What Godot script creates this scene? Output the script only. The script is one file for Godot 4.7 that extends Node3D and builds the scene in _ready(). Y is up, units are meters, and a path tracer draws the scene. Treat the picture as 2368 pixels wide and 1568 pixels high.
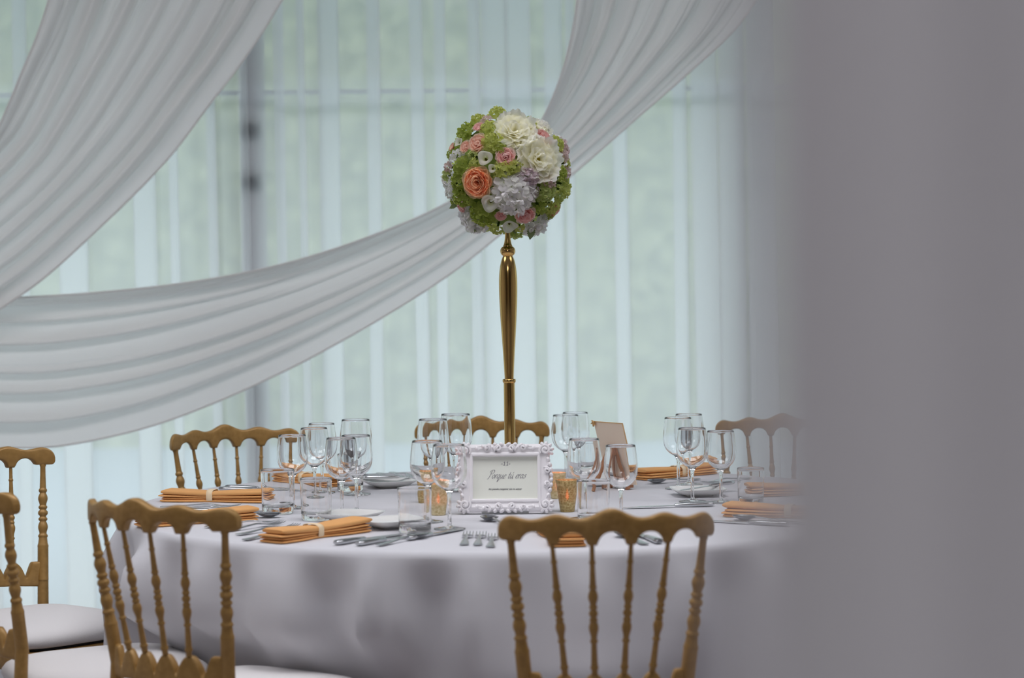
extends Node3D
# A white-draped banquet room: round table, gold turned chairs, flower ball on a gold stand,
# sheer curtains and swags against a glazed wall, and a soft drape close to the lens.

const T := 0.752            # table-top height
const RIM := 0.94           # table-top radius
var rng := RandomNumberGenerator.new()
var mats := {}

# ------------------------------------------------------------------ mesh helper
class Geo:
	var v := PackedVector3Array()
	var g := PackedInt32Array()
	var c := PackedColorArray()
	var col := Color.WHITE
	var colored := false
	func tri(a: Vector3, b: Vector3, d: Vector3, grp := 0) -> void:
		v.push_back(a); v.push_back(b); v.push_back(d); g.push_back(grp)
		if colored:
			c.push_back(col); c.push_back(col); c.push_back(col)
	func tric(a: Vector3, b: Vector3, d: Vector3, ca: Color, cb: Color, cd: Color, grp := 0) -> void:
		v.push_back(a); v.push_back(b); v.push_back(d); g.push_back(grp)
		c.push_back(ca); c.push_back(cb); c.push_back(cd)
	func quad(a: Vector3, b: Vector3, d: Vector3, e: Vector3, grp := 0) -> void:
		tri(a, b, d, grp); tri(a, d, e, grp)
	func box(lo: Vector3, hi: Vector3, xf := Transform3D()) -> void:
		var p := []
		for i in 8:
			p.push_back(xf * Vector3(hi.x if i & 1 else lo.x, hi.y if i & 2 else lo.y, hi.z if i & 4 else lo.z))
		var k := 900
		for f in [[0, 1, 3, 2], [5, 4, 6, 7], [4, 0, 2, 6], [1, 5, 7, 3], [2, 3, 7, 6], [4, 5, 1, 0]]:
			quad(p[f[3]], p[f[2]], p[f[1]], p[f[0]], k)
			k += 1
	# rows of rings; rings closed or open; winding so that rings turning ccw seen from the end of the sweep face outward
	func loft(rings: Array, closed := true, cap0 := false, cap1 := false, grp := 0) -> void:
		var n: int = rings[0].size()
		for i in rings.size() - 1:
			var a: PackedVector3Array = rings[i]
			var b: PackedVector3Array = rings[i + 1]
			for j in (n if closed else n - 1):
				var k := (j + 1) % n
				quad(a[j], b[j], b[k], a[k], grp)
		if cap0:
			fan(rings[0], false, grp + 50)
		if cap1:
			fan(rings[-1], true, grp + 51)
	func fan(r: PackedVector3Array, up: bool, grp: int) -> void:
		var m := Vector3.ZERO
		for p in r:
			m += p
		m /= r.size()
		for j in r.size():
			var k := (j + 1) % r.size()
			if up:
				tri(m, r[k], r[j], grp)
			else:
				tri(m, r[j], r[k], grp)
	# profile of (radius, height); going up on the outside faces outward; sharp corners start a new smooth group
	func lathe(prof: Array, seg := 32, xf := Transform3D(), power := 2.0, grp := 0) -> void:
		var gi := grp
		var dirs := []
		for s in seg:
			var a := TAU * s / seg
			var cx := cos(a)
			var sz := sin(a)
			var k := 1.0
			if power != 2.0:
				k = pow(pow(absf(cx), power) + pow(absf(sz), power), -1.0 / power)
			dirs.push_back(Vector2(cx * k, sz * k))
		for i in prof.size() - 1:
			var p: Vector2 = prof[i]
			var q: Vector2 = prof[i + 1]
			if i > 0:
				var o: Vector2 = prof[i - 1]
				var d0 := (p - o).normalized()
				var d1 := (q - p).normalized()
				if d0.dot(d1) < 0.45:
					gi += 1
			for s in seg:
				var d: Vector2 = dirs[s]
				var e: Vector2 = dirs[(s + 1) % seg]
				var a := xf * Vector3(d.x * p.x, p.y, d.y * p.x)
				var b := xf * Vector3(d.x * q.x, q.y, d.y * q.x)
				var cc := xf * Vector3(e.x * q.x, q.y, e.y * q.x)
				var f := xf * Vector3(e.x * p.x, p.y, e.y * p.x)
				if p.x < 1e-6:
					tri(a, cc, b, gi)
				elif q.x < 1e-6:
					tri(a, f, b, gi)
				else:
					quad(a, f, cc, b, gi)
	func tube(pts: Array, rad: Array, seg := 8, grp := 0) -> void:
		var rings := []
		var up := Vector3.UP
		for i in pts.size():
			var d: Vector3 = (pts[mini(i + 1, pts.size() - 1)] - pts[maxi(i - 1, 0)]).normalized()
			if absf(d.dot(up)) > 0.95:
				up = Vector3.RIGHT if absf(d.x) < 0.9 else Vector3.BACK
			var x := d.cross(up).normalized()
			up = x.cross(d).normalized()
			var r := PackedVector3Array()
			var rr: float = rad[i] if rad.size() > 1 else rad[0]
			for s in seg:
				var a := TAU * s / seg
				r.push_back(pts[i] + (x * cos(a) + up * sin(a)) * rr)
			rings.push_back(r)
		loft(rings, true, true, true, grp)
	# open sheet: rows x columns of points
	func sheet(rows: Array, grp := 0) -> void:
		for i in rows.size() - 1:
			var a: PackedVector3Array = rows[i]
			var b: PackedVector3Array = rows[i + 1]
			for j in a.size() - 1:
				quad(a[j], b[j], b[j + 1], a[j + 1], grp)
	func flip() -> void:
		for i in range(0, v.size(), 3):
			var t := v[i + 1]
			v[i + 1] = v[i + 2]
			v[i + 2] = t
			if c.size():
				var u := c[i + 1]
				c[i + 1] = c[i + 2]
				c[i + 2] = u
	func volume() -> float:
		var s := 0.0
		for i in range(0, v.size(), 3):
			s += v[i].dot(v[i + 1].cross(v[i + 2]))
		return s
	func solid() -> Geo:        # turn a closed shape's faces outward
		if volume() > 0.0:
			flip()
		return self
	func mesh() -> ArrayMesh:
		var st := SurfaceTool.new()
		st.begin(Mesh.PRIMITIVE_TRIANGLES)
		for i in v.size():
			st.set_smooth_group(g[i / 3])
			if c.size():
				st.set_color(c[i])
			st.add_vertex(v[i])
		st.generate_normals()
		st.index()
		return st.commit()

# ------------------------------------------------------------------ scene helpers
func numbered(called: String, parent: Node) -> String:
	if not parent.has_node(called):
		return called
	var k := 1
	while parent.has_node("%s_%03d" % [called, k]):
		k += 1
	return "%s_%03d" % [called, k]

func obj(called: String, geo, m: Material, parent: Node = self, at := Transform3D()) -> MeshInstance3D:
	var o := MeshInstance3D.new()
	o.mesh = geo.mesh() if geo is Geo else geo
	o.material_override = m
	o.name = numbered(called, parent)
	o.transform = at
	o.cast_shadow = GeometryInstance3D.SHADOW_CASTING_SETTING_ON
	parent.add_child(o, true)
	return o

func tag(o: Node, label: String, category: String, group := "") -> Node:
	o.set_meta("label", label)
	o.set_meta("category", category)
	if group:
		o.set_meta("group", group)
	return o

func struct_of(o: Node) -> Node:
	o.set_meta("kind", "structure")
	return o

func thing(called: String, label: String, category: String, at := Vector3.ZERO, turn := 0.0, group := "") -> Node3D:
	var o := Node3D.new()
	o.name = numbered(called, self)
	add_child(o, true)
	o.position = at
	o.rotation.y = turn
	tag(o, label, category, group)
	return o

func copy_of(src: Node3D, label: String, at: Vector3, turn: float) -> Node3D:
	var o: Node3D = src.duplicate()
	var base := src.name.rstrip("0123456789").trim_suffix("_")
	o.name = numbered(base, self)
	add_child(o, true)
	o.position = at
	o.rotation.y = turn
	o.set_meta("label", label)
	return o

func mat(key: String, col: Color, rough := 0.6, metal := 0.0) -> StandardMaterial3D:
	var m := StandardMaterial3D.new()
	m.resource_name = key
	m.albedo_color = col
	m.roughness = rough
	m.metallic = metal
	mats[key] = m
	return m

func noise_tex(freq: float, w := 256, bump := 0.0, lo := Color.BLACK, hi := Color.WHITE, type := FastNoiseLite.TYPE_SIMPLEX_SMOOTH, seed_ := 1) -> NoiseTexture2D:
	var n := FastNoiseLite.new()
	n.seed = seed_
	n.noise_type = type
	n.frequency = freq
	n.fractal_octaves = 3
	var t := NoiseTexture2D.new()
	t.width = w
	t.height = w
	t.seamless = true
	t.noise = n
	if bump > 0.0:
		t.as_normal_map = true
		t.bump_strength = bump
	else:
		var g := Gradient.new()
		g.set_color(0, lo)
		g.set_color(1, hi)
		t.color_ramp = g
	return t

func weave(m: StandardMaterial3D, per_metre: float, strength: float, tex: Texture2D) -> void:
	m.normal_enabled = true
	m.normal_texture = tex
	m.normal_scale = strength
	m.uv1_triplanar = true
	m.uv1_scale = Vector3.ONE * per_metre

func ss(a: float, b: float, x: float) -> float:
	return smoothstep(a, b, x)

func path2(pts: Array, n: int) -> PackedVector2Array:     # even samples of a smooth curve through points
	var cv := Curve2D.new()
	for i in pts.size():
		var p: Vector2 = pts[i]
		var t := Vector2.ZERO
		if i > 0 and i < pts.size() - 1:
			t = (pts[i + 1] - pts[i - 1]) / 6.0
		cv.add_point(p, -t, t)
	cv.bake_interval = 0.005
	var out := PackedVector2Array()
	var L := cv.get_baked_length()
	for i in n:
		out.push_back(cv.sample_baked(L * i / (n - 1), true))
	return out

# ------------------------------------------------------------------ build
func _ready() -> void:
	rng.seed = 11
	# camera
	var cam := Camera3D.new()
	cam.name = "camera"
	add_child(cam)
	var lens := CameraAttributesPhysical.new()
	lens.frustum_focal_length = 78.5
	lens.frustum_focus_distance = 5.45
	lens.frustum_near = 0.05
	lens.frustum_far = 200.0
	lens.exposure_aperture = 3.2
	lens.auto_exposure_enabled = false
	cam.attributes = lens
	cam.position = Vector3(0, 1.32, 5.411)
	cam.rotation = Vector3(deg_to_rad(-1.7585), 0, deg_to_rad(-0.618))
	cam.current = true
	# sky and exposure
	var we := WorldEnvironment.new()
	we.name = "world"
	var env := Environment.new()
	env.background_mode = Environment.BG_SKY
	var sky := Sky.new()
	var sm := ProceduralSkyMaterial.new()
	sm.sky_top_color = Color(0.88, 0.925, 0.96)
	sm.sky_horizon_color = Color(0.92, 0.95, 0.97)
	sm.ground_bottom_color = Color(0.5, 0.55, 0.55)
	sm.ground_horizon_color = Color(0.8, 0.88, 0.9)
	sm.sky_curve = 0.2
	sm.sky_energy_multiplier = 1.58
	sm.ground_energy_multiplier = 1.0
	sky.sky_material = sm
	env.sky = sky
	env.tonemap_mode = Environment.TONE_MAPPER_LINEAR
	env.tonemap_exposure = 1.0
	env.sdfgi_enabled = true
	env.ssao_enabled = true
	env.ssil_enabled = true
	we.environment = env
	add_child(we)
	# ceiling panel lights
	materials()
	ceiling_light(Vector3(0.0, 3.56, 1.2), Vector2(1.8, 1.8), 3.5, "square ceiling light panel above the round table")
	ceiling_light(Vector3(-2.8, 3.56, 1.2), Vector2(1.8, 1.8), 3.0, "square ceiling light panel above the left of the room")
	ceiling_light(Vector3(2.8, 3.56, 1.2), Vector2(1.8, 1.8), 1.2, "square ceiling light panel above the right of the room")
	ceiling_light(Vector3(-0.3, 3.56, 7.4), Vector2(1.8, 1.8), 6.2, "square ceiling light panel behind the photographer")
	room()
	outside()
	sheers()
	swags()
	table()
	chairs()
	centrepiece()
	sign_frame()
	glasses()
	candles()
	menu()
	napkins()
	plates()
	cutlery()
	near_drape()

func materials() -> void:
	var cloth_n := noise_tex(0.12, 256, 2.0, Color.BLACK, Color.WHITE, FastNoiseLite.TYPE_SIMPLEX_SMOOTH, 4)
	var m := mat("wall_paint", Color(0.86, 0.84, 0.83), 0.9)
	m = mat("wall_dark", Color(0.34, 0.30, 0.27), 0.8)
	m = mat("ceiling_paint", Color(0.85, 0.84, 0.85), 0.9)
	m = mat("carpet", Color(0.62, 0.60, 0.62), 0.95)
	weave(m, 6.0, 0.5, cloth_n)
	m = mat("lamp_white", Color(0.9, 0.9, 0.9), 0.5)
	m.emission_enabled = true
	m.emission = Color(1, 0.97, 0.99)
	m.emission_energy_multiplier = 1.5
	m = mat("grey_metal", Color(0.64, 0.64, 0.66), 0.6, 0.0)
	m = mat("dark_metal", Color(0.16, 0.16, 0.17), 0.5, 0.1)
	m = mat("pane", Color(1, 1, 1, 0.04), 0.02)
	m.transparency = BaseMaterial3D.TRANSPARENCY_ALPHA
	m = mat("paving", Color(0.58, 0.63, 0.66), 0.9)
	m = mat("hedge", Color(0.65, 0.68, 0.58), 0.9)
	m.albedo_texture = noise_tex(0.03, 256, 0.0, Color(0.5, 0.55, 0.45), Color(1, 1, 0.9), FastNoiseLite.TYPE_SIMPLEX_SMOOTH, 9)
	m.uv1_triplanar = true
	m.uv1_scale = Vector3.ONE * 0.6
	m = mat("sheer", Color(0.95, 0.95, 0.95, 0.68), 0.9)
	m.transparency = BaseMaterial3D.TRANSPARENCY_ALPHA
	m.backlight_enabled = true
	m.backlight = Color(1.5, 1.5, 1.5)
	m = mat("swag", Color(0.93, 0.92, 0.91), 0.85)
	m.backlight_enabled = true
	m.backlight = Color(0.9, 0.9, 0.9)
	m = mat("linen", Color(0.83, 0.83, 0.85), 0.9)
	weave(m, 10.0, 0.12, cloth_n)
	m = mat("cushion", Color(0.90, 0.89, 0.89), 0.9)
	weave(m, 8.0, 0.3, cloth_n)
	m = mat("drape", Color(0.80, 0.79, 0.80), 0.9)
	m.backlight_enabled = true
	m.backlight = Color(0.35, 0.35, 0.35)
	m = mat("gold_paint", Color(0.70, 0.55, 0.315), 0.42, 0.2)
	m.albedo_texture = noise_tex(0.04, 256, 0.0, Color(0.86, 0.84, 0.80), Color(1, 1, 1), FastNoiseLite.TYPE_SIMPLEX_SMOOTH, 3)
	m.uv1_triplanar = true
	m.uv1_scale = Vector3.ONE * 5.0
	m = mat("strap", Color(0.06, 0.06, 0.07), 0.8)
	m = mat("gold_metal", Color(0.82, 0.68, 0.42), 0.14, 1.0)
	m = mat("glass_wall", Color(1, 1, 1, 0.05), 0.0)
	m.transparency = BaseMaterial3D.TRANSPARENCY_ALPHA
	m.metallic_specular = 0.7
	m = mat("glass_solid", Color(1, 1, 1, 0.0), 0.0)
	m.transparency = BaseMaterial3D.TRANSPARENCY_ALPHA
	m.refraction_enabled = true
	m.refraction_scale = 0.05
	m = mat("steel", Color(0.78, 0.79, 0.80), 0.22, 1.0)
	m = mat("napkin", Color(0.90, 0.67, 0.42), 0.9)
	weave(m, 30.0, 0.3, cloth_n)
	m = mat("band", Color(0.95, 0.86, 0.72), 0.7)
	m = mat("china", Color(0.93, 0.93, 0.92), 0.25)
	m.clearcoat_enabled = true
	m.clearcoat = 0.5
	m.clearcoat_roughness = 0.1
	m = mat("frame_white", Color(0.95, 0.94, 0.95), 0.5)
	m = mat("card", Color(0.92, 0.93, 0.89), 0.8)
	m = mat("ink", Color(0.54, 0.53, 0.56), 0.8)
	m = mat("ink_dark", Color(0.40, 0.39, 0.42), 0.8)
	m = mat("cream_card", Color(0.95, 0.88, 0.80), 0.8)
	m = mat("ribbon", Color(0.88, 0.70, 0.45), 0.6)
	m = mat("pine", Color(0.66, 0.46, 0.33), 0.6)
	m = mat("wax", Color(0.95, 0.90, 0.80), 0.5)
	m.subsurf_scatter_enabled = true
	m.subsurf_scatter_strength = 0.4
	m = mat("flame", Color(1.0, 0.6, 0.25), 0.5)
	m.emission_enabled = true
	m.emission = Color(1.0, 0.36, 0.10)
	m.emission_energy_multiplier = 18.0
	m = mat("mercury", Color(1.0, 0.95, 0.80, 0.86), 0.35, 0.15)
	m.transparency = BaseMaterial3D.TRANSPARENCY_ALPHA
	m.albedo_texture = noise_tex(0.05, 256, 0.0, Color(0.58, 0.48, 0.28), Color(1.0, 0.99, 0.90), FastNoiseLite.TYPE_CELLULAR, 5)
	m.uv1_triplanar = true
	m.uv1_scale = Vector3.ONE * 14.0
	var mn := noise_tex(0.05, 256, 6.0, Color.BLACK, Color.WHITE, FastNoiseLite.TYPE_CELLULAR, 5)
	m.normal_enabled = true
	m.normal_texture = mn
	m = mat("mercury_pale", Color(1.0, 0.96, 0.86, 0.86), 0.35, 0.12)
	m.transparency = BaseMaterial3D.TRANSPARENCY_ALPHA
	m.albedo_texture = noise_tex(0.03, 256, 0.0, Color(0.75, 0.68, 0.5), Color(1.0, 1.0, 0.95), FastNoiseLite.TYPE_SIMPLEX_SMOOTH, 6)
	m.uv1_triplanar = true
	m.uv1_scale = Vector3.ONE * 14.0
	m = mat("petal", Color(1, 1, 1), 0.7)
	m.vertex_color_use_as_albedo = true
	m.backlight_enabled = true
	m.backlight = Color(1.2, 1.2, 1.2)
	m = mat("foliage", Color(0.36, 0.44, 0.14), 0.7)
	m.backlight_enabled = true
	m.backlight = Color(0.4, 0.4, 0.4)
	m = mat("moss", Color(0.40, 0.48, 0.20), 0.95)

func ceiling_light(at: Vector3, size: Vector2, energy: float, label: String) -> void:
	var t := thing("ceiling_light", label, "light", at, 0.0)
	var g := Geo.new()
	g.box(Vector3(-size.x / 2 - 0.03, 0.0, -size.y / 2 - 0.03), Vector3(size.x / 2 + 0.03, 0.035, size.y / 2 + 0.03))
	obj("housing", g, mats.grey_metal, t)
	g = Geo.new()
	g.box(Vector3(-size.x / 2, -0.012, -size.y / 2), Vector3(size.x / 2, 0.0, size.y / 2))
	obj("diffuser", g, mats.lamp_white, t)
	var l := AreaLight3D.new()
	l.name = "lamp"
	l.area_size = size
	l.area_normalize_energy = true
	l.light_energy = energy
	l.light_color = Color(0.975, 0.985, 1.0)
	l.area_range = 20.0
	l.shadow_enabled = true
	t.add_child(l)
	l.position = Vector3(0, -0.02, 0)
	l.rotation = Vector3(-PI / 2, 0, 0)

# ------------------------------------------------------------------ the room
func slab(called: String, lo: Vector3, hi: Vector3, m: Material) -> void:
	var g := Geo.new()
	g.box(lo, hi)
	struct_of(obj(called, g, m))

func room() -> void:
	slab("floor", Vector3(-6.2, -0.12, -2.8), Vector3(6.2, 0.0, 9.7), mats.carpet)
	slab("ceiling", Vector3(-6.2, 3.6, -2.8), Vector3(6.2, 3.75, 9.7), mats.ceiling_paint)
	slab("wall_left", Vector3(-6.2, 0, -2.8), Vector3(-6.0, 3.6, 9.7), mats.wall_paint)
	slab("wall_right", Vector3(6.0, 0, -2.8), Vector3(6.2, 3.6, 9.7), mats.wall_paint)
	slab("wall_front", Vector3(-6.0, 0, 9.5), Vector3(6.0, 3.6, 9.7), mats.wall_dark)
	slab("wall_back", Vector3(-6.0, 2.75, -2.7), Vector3(6.0, 3.6, -2.5), mats.wall_paint)
	# glazed bays between posts
	for k in 7:
		var x := -5.9 + 0.0 if k == 0 else -0.905 + 1.79 * (k - 3)
		if k == 6:
			x = 4.465
		var g := Geo.new()
		g.box(Vector3(x - 0.036, 0, -2.50), Vector3(x + 0.036, 2.75, -2.385))
		var post := struct_of(obj("trim_%d" % (k + 1), g, mats.grey_metal))
		for y in [1.82, 1.64]:
			var p := Geo.new()
			p.box(Vector3(x - 0.037, y - 0.026, -2.385), Vector3(x + 0.037, y + 0.026, -2.366))
			obj("lock_plate", p, mats.dark_metal, post)
	for k in 6:
		var x0 := -0.905 + 1.79 * (k - 3)
		var x1 := x0 + 1.79
		if k == 0:
			x0 = -5.95
		var w := Node3D.new()
		w.name = "window_%d" % (k + 1)
		add_child(w)
		struct_of(w)
		var g := Geo.new()
		g.box(Vector3(x0 + 0.04, 1.953, -2.48), Vector3(x1 - 0.04, 1.967, -2.44))
		g.box(Vector3(x0 + 0.04, 0.0, -2.48), Vector3(x1 - 0.04, 0.06, -2.42))
		obj("window_frame", g, mats.grey_metal, w)
		g = Geo.new()
		g.quad(Vector3(x0 + 0.04, 0.06, -2.46), Vector3(x0 + 0.04, 1.953, -2.46), Vector3(x1 - 0.04, 1.953, -2.46), Vector3(x1 - 0.04, 0.06, -2.46))
		obj("pane", g, mats.pane, w)
		g = Geo.new()
		g.quad(Vector3(x0 + 0.04, 1.967, -2.46), Vector3(x0 + 0.04, 2.75, -2.46), Vector3(x1 - 0.04, 2.75, -2.46), Vector3(x1 - 0.04, 1.967, -2.46))
		obj("pane", g, mats.pane, w)
	# eave outside
	slab("trim_8", Vector3(-6.2, 2.8, -4.1), Vector3(6.2, 2.95, -2.8), mats.ceiling_paint)

func outside() -> void:
	var g := Geo.new()
	g.box(Vector3(-40, -0.3, -30), Vector3(40, -0.15, -2.8))
	struct_of(obj("ground", g, mats.paving))
	g = Geo.new()
	var n := FastNoiseLite.new()
	n.seed = 7
	n.frequency = 0.5
	var rows := []
	for i in 24:
		var r := PackedVector3Array()
		var a := PI * i / 23.0
		for j in 90:
			var x := -22.0 + 44.0 * j / 89.0
			var hh := 6.6 + 0.7 * n.get_noise_2d(x * 1.3, 3.0)
			var y := -0.15 + sin(a) * hh
			var z := -15.0 + cos(a) * 1.5
			var d := n.get_noise_3d(x * 3.0, y * 3.0, z * 3.0) * 0.45
			r.push_back(Vector3(x, y + (d if i > 0 else 0.0), z + d))
		rows.push_back(r)
	g.sheet(rows)
	var h := obj("hedge", g, mats.hedge)
	h.set_meta("kind", "stuff")
	tag(h, "green hedge outside behind the sheer curtains", "hedge")

# ------------------------------------------------------------------ sheer curtains
# stretches where the cloth folds back over itself (metres along the wall)
func curtain(called: String, label: String, x0: float, x1: float, folds: Array, z: float, seed_: int) -> void:
	var r := RandomNumberGenerator.new()
	r.seed = seed_
	# plan of the cloth: forwards, back, forwards at each fold
	var plan := []          # (x, z, lean)
	var x := x0
	var step := 0.012
	var put := func(a: float, za: float, ln: float) -> void: plan.push_back(Vector3(a, za, ln))
	for f in folds:
		var a: float = f[0]
		var b: float = f[1]
		var lean: float = r.randf_range(-0.004, 0.012)
		if a < x0 or b > x1:
			continue
		while x < b - 0.006:
			var zz := z + 0.012 * sin(x * 9.0 + seed_) + 0.006 * sin(x * 31.0 + seed_ * 2.0)
			zz += 0.016 * ss(a - 0.06, b, x)
			put.call(x, zz, lean)
			x += step
		var nb := 6
		for i in nb + 1:           # round the bend and back
			var t := float(i) / nb
			put.call(b + 0.005 * sin(PI * t * 0.5) - (b - a) * ss(0.15, 1.0, t) , z + 0.016 - 0.016 * t + 0.012 * sin(b * 9.0 + seed_), lean)
		for i in 3:
			put.call(a - 0.004 * sin(PI * i / 2.0), z - 0.004 * i + 0.012 * sin(a * 9.0 + seed_), lean)
		x = a + 0.004
		while x < b:
			put.call(x, z - 0.010 + 0.012 * sin(x * 9.0 + seed_), lean)
			x += step
	while x < x1:
		put.call(x, z + 0.012 * sin(x * 9.0 + seed_) + 0.006 * sin(x * 31.0 + seed_ * 2.0), 0.004)
		x += step
	var rows := []
	var ny := 14
	for j in ny + 1:
		var y := 0.03 + (2.72 - 0.03) * j / ny
		var row := PackedVector3Array()
		for p in plan:
			var spread := 1.0 - 0.25 * (y / 2.72)
			row.push_back(Vector3(p.x + p.z * (1.3 - y), y, z + (p.y - z) * spread))
		rows.push_back(row)
	var g := Geo.new()
	g.sheet(rows)
	var t := thing(called, label, "curtain", Vector3.ZERO, 0.0, "sheer curtains on the window wall")
	obj("cloth", g, mats.sheer, t)
	g = Geo.new()          # rod pocket at the head
	g.tube([Vector3(x0, 2.735, z), Vector3(x1, 2.735, z)], [0.02], 10)
	obj("curtain_rod", g, mats.grey_metal, t)

func wx(px: float) -> float:      # a place along the curtain wall measured from the middle of the table
	return (px - 1177.0) * 0.001508

func sheers() -> void:
	var f := func(list: Array) -> Array:
		var o := []
		for p in list:
			o.push_back([wx(p[0]), wx(p[1])])
		return o
	curtain("sheer_curtain", "sheer white curtain at the far left, behind the two white swags", wx(-2700), wx(662),
		f.call([[-2500, -2430], [-2250, -2190], [-1980, -1900], [-1700, -1620], [-1450, -1380], [-1200, -1130], [-950, -900], [-700, -640], [-520, -480], [-330, -270], [-160, -110], [-60, -20], [30, 62], [132, 200], [309, 360], [392, 412], [480, 500], [556, 575], [647, 659]]), -2.335, 1)
	curtain("sheer_curtain", "sheer white curtain between the grey post and the gold flower stand", wx(640), wx(1120),
		f.call([[697, 712], [743, 789], [852, 880], [957, 985], [1008, 1031], [1088, 1110]]), -2.285, 2)
	curtain("sheer_curtain", "sheer white curtain right of the gold flower stand, behind the menu card", wx(1100), wx(1725),
		f.call([[1120, 1172], [1176, 1230], [1261, 1300], [1310, 1326], [1420, 1450], [1557, 1585], [1604, 1660], [1665, 1720]]), -2.335, 3)
	curtain("sheer_curtain", "sheer white curtain at the right, mostly hidden by the near drape", wx(1700), wx(4900),
		f.call([[1730, 1790], [1840, 1880], [1960, 2010], [2100, 2180], [2300, 2350], [2500, 2580], [2800, 2860], [3100, 3150], [3350, 3420], [3650, 3700], [3950, 4020], [4300, 4360], [4600, 4680]]), -2.285, 4)

# ------------------------------------------------------------------ swags
func swag(label: String, upper: Array, lower: Array, valleys: Array, z: float, amp: float, seed_: int) -> void:
	var n := 150
	var a := path2(upper, n)
	var b := path2(lower, n)
	var m := 210
	var rows := []
	var rr := RandomNumberGenerator.new()
	rr.seed = seed_
	# tucks: place across, depth, wander, and the stretch of the length where each is felt
	var tucks := []
	for v in valleys:
		tucks.push_back([v, amp * rr.randf_range(0.75, 1.15), rr.randf_range(0.004, 0.016), rr.randf() * TAU, -1.0, 2.0, rr.randf_range(0.8, 1.4)])
	for i in 16:
		var s0 := rr.randf_range(-0.35, 0.75)
		tucks.push_back([rr.randf_range(0.03, 0.97), amp * rr.randf_range(0.12, 0.42), rr.randf_range(0.01, 0.05), rr.randf() * TAU, s0, s0 + rr.randf_range(0.3, 0.6), rr.randf_range(0.4, 0.9)])
	for i in 9:      # extra pleats where the cloth is gathered at its upper end
		tucks.push_back([rr.randf_range(0.08, 0.96), amp * rr.randf_range(0.3, 0.6), rr.randf_range(0.02, 0.05), rr.randf() * TAU, -0.6, rr.randf_range(0.22, 0.45), rr.randf_range(0.4, 0.8)])
	for i in n:
		var s := float(i) / (n - 1)
		var row := PackedVector3Array()
		var width := a[i].distance_to(b[i])
		var near := []
		for q in tucks:
			var felt := ss(q[4], q[4] + 0.15, s) * (1.0 - ss(q[5] - 0.18, q[5], s))
			if felt > 0.01:
				near.push_back([q[0] + q[2] * sin(s * 5.5 + q[3]), q[1] * felt, 0.009 / width, 0.05 * q[6] / width])
		for j in m + 1:
			var k := float(j) / m
			var zz := amp * 1.1
			for q in near:
				var d: float = k - q[0]
				if d < 0.0:
					zz -= q[1] * exp(d / q[2]) * 0.85
					zz += q[1] * 0.35 * exp(-pow((d + q[2] * 3.2) / (q[2] * 2.2), 2.0))      # the lip of the fold above
				elif d < q[3] * 5.0:
					zz -= q[1] * exp(-pow(d / q[3], 1.3)) * 0.85
			zz += 0.02 * sin(PI * k)
			var p := a[i].lerp(b[i], k)
			p.y -= 0.35 * (zz - amp * 1.1)
			row.push_back(Vector3(p.x, p.y, z + zz))
		rows.push_back(row)
	var g := Geo.new()
	g.sheet(rows)
	var t2 := thing("swag", label, "drape", Vector3.ZERO, 0.0)
	obj("cloth", g, mats.swag, t2)
	g = Geo.new()
	var x0: float = a[0].x - 0.03
	var x1: float = b[0].x + 0.03
	var top: float = maxf(a[0].y, b[0].y)
	g.tube([Vector3(x0, top, z + amp), Vector3(x1, top, z + amp)], [0.014], 10)
	for x in [x0 + 0.08, x1 - 0.08]:
		g.tube([Vector3(x, top, z + amp), Vector3(x, top + 0.06, z + amp), Vector3(x, top + 0.06, -2.502)], [0.008], 8)
	obj("rail", g, mats.grey_metal, t2)
	for e in [0, m]:
		var pts := []
		for i in range(0, n, 2):
			pts.push_back(rows[i][e] + Vector3(0, 0, 0.002))
		g = Geo.new()
		g.tube(pts, [0.004], 6)
		obj("hem", g, mats.swag, t2)

func sw(px: Array) -> Array:       # swag outline in metres on the swag's plane
	var o := []
	for p in px:
		var x: float = p[0] - 1184.0
		var y: float = p[1] - 784.0
		var roll := deg_to_rad(0.618)
		var xr := x * cos(roll) - y * sin(roll)
		var yr := x * sin(roll) + y * cos(roll)
		o.push_back(Vector2(xr * 0.001459, 1.32 - (yr + 157.5) * 0.001459))
	return o

func swags() -> void:
	swag("white swag in the middle, looping behind the flower ball to its low point at left",
		sw([[1352, -330], [1348, -190], [1338, -60], [1325, 60], [1290, 190], [1235, 300], [1150, 385], [1030, 468], [870, 538], [700, 596], [550, 632], [400, 656], [250, 671], [100, 680], [-50, 684], [-250, 674], [-480, 630]]),
		sw([[1900, -330], [1840, -170], [1772, -30], [1700, 75], [1600, 170], [1480, 278], [1340, 402], [1200, 518], [1050, 637], [900, 733], [760, 812], [650, 868], [500, 935], [350, 990], [200, 1026], [80, 1041], [-90, 1034], [-300, 985], [-560, 880]]),
		[0.05, 0.12, 0.23, 0.36, 0.53, 0.68, 0.87], -2.15, 0.060, 5)
	swag("white swag at the upper left, hanging over the end of the middle swag",
		sw([[172, -330], [164, -190], [150, -70], [132, 7], [105, 90], [71, 171], [40, 245], [11, 303], [-40, 360], [-130, 430], [-260, 500], [-420, 560]]),
		sw([[900, -330], [805, -175], [735, -80], [661, 11], [621, 76], [557, 168], [493, 250], [421, 346], [357, 418], [286, 489], [214, 557], [143, 622], [82, 671], [0, 726], [-100, 785], [-260, 850], [-420, 890]]),
		[0.065, 0.11, 0.25, 0.40, 0.52, 0.65, 0.79, 0.9], -2.05, 0.060, 8)

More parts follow.
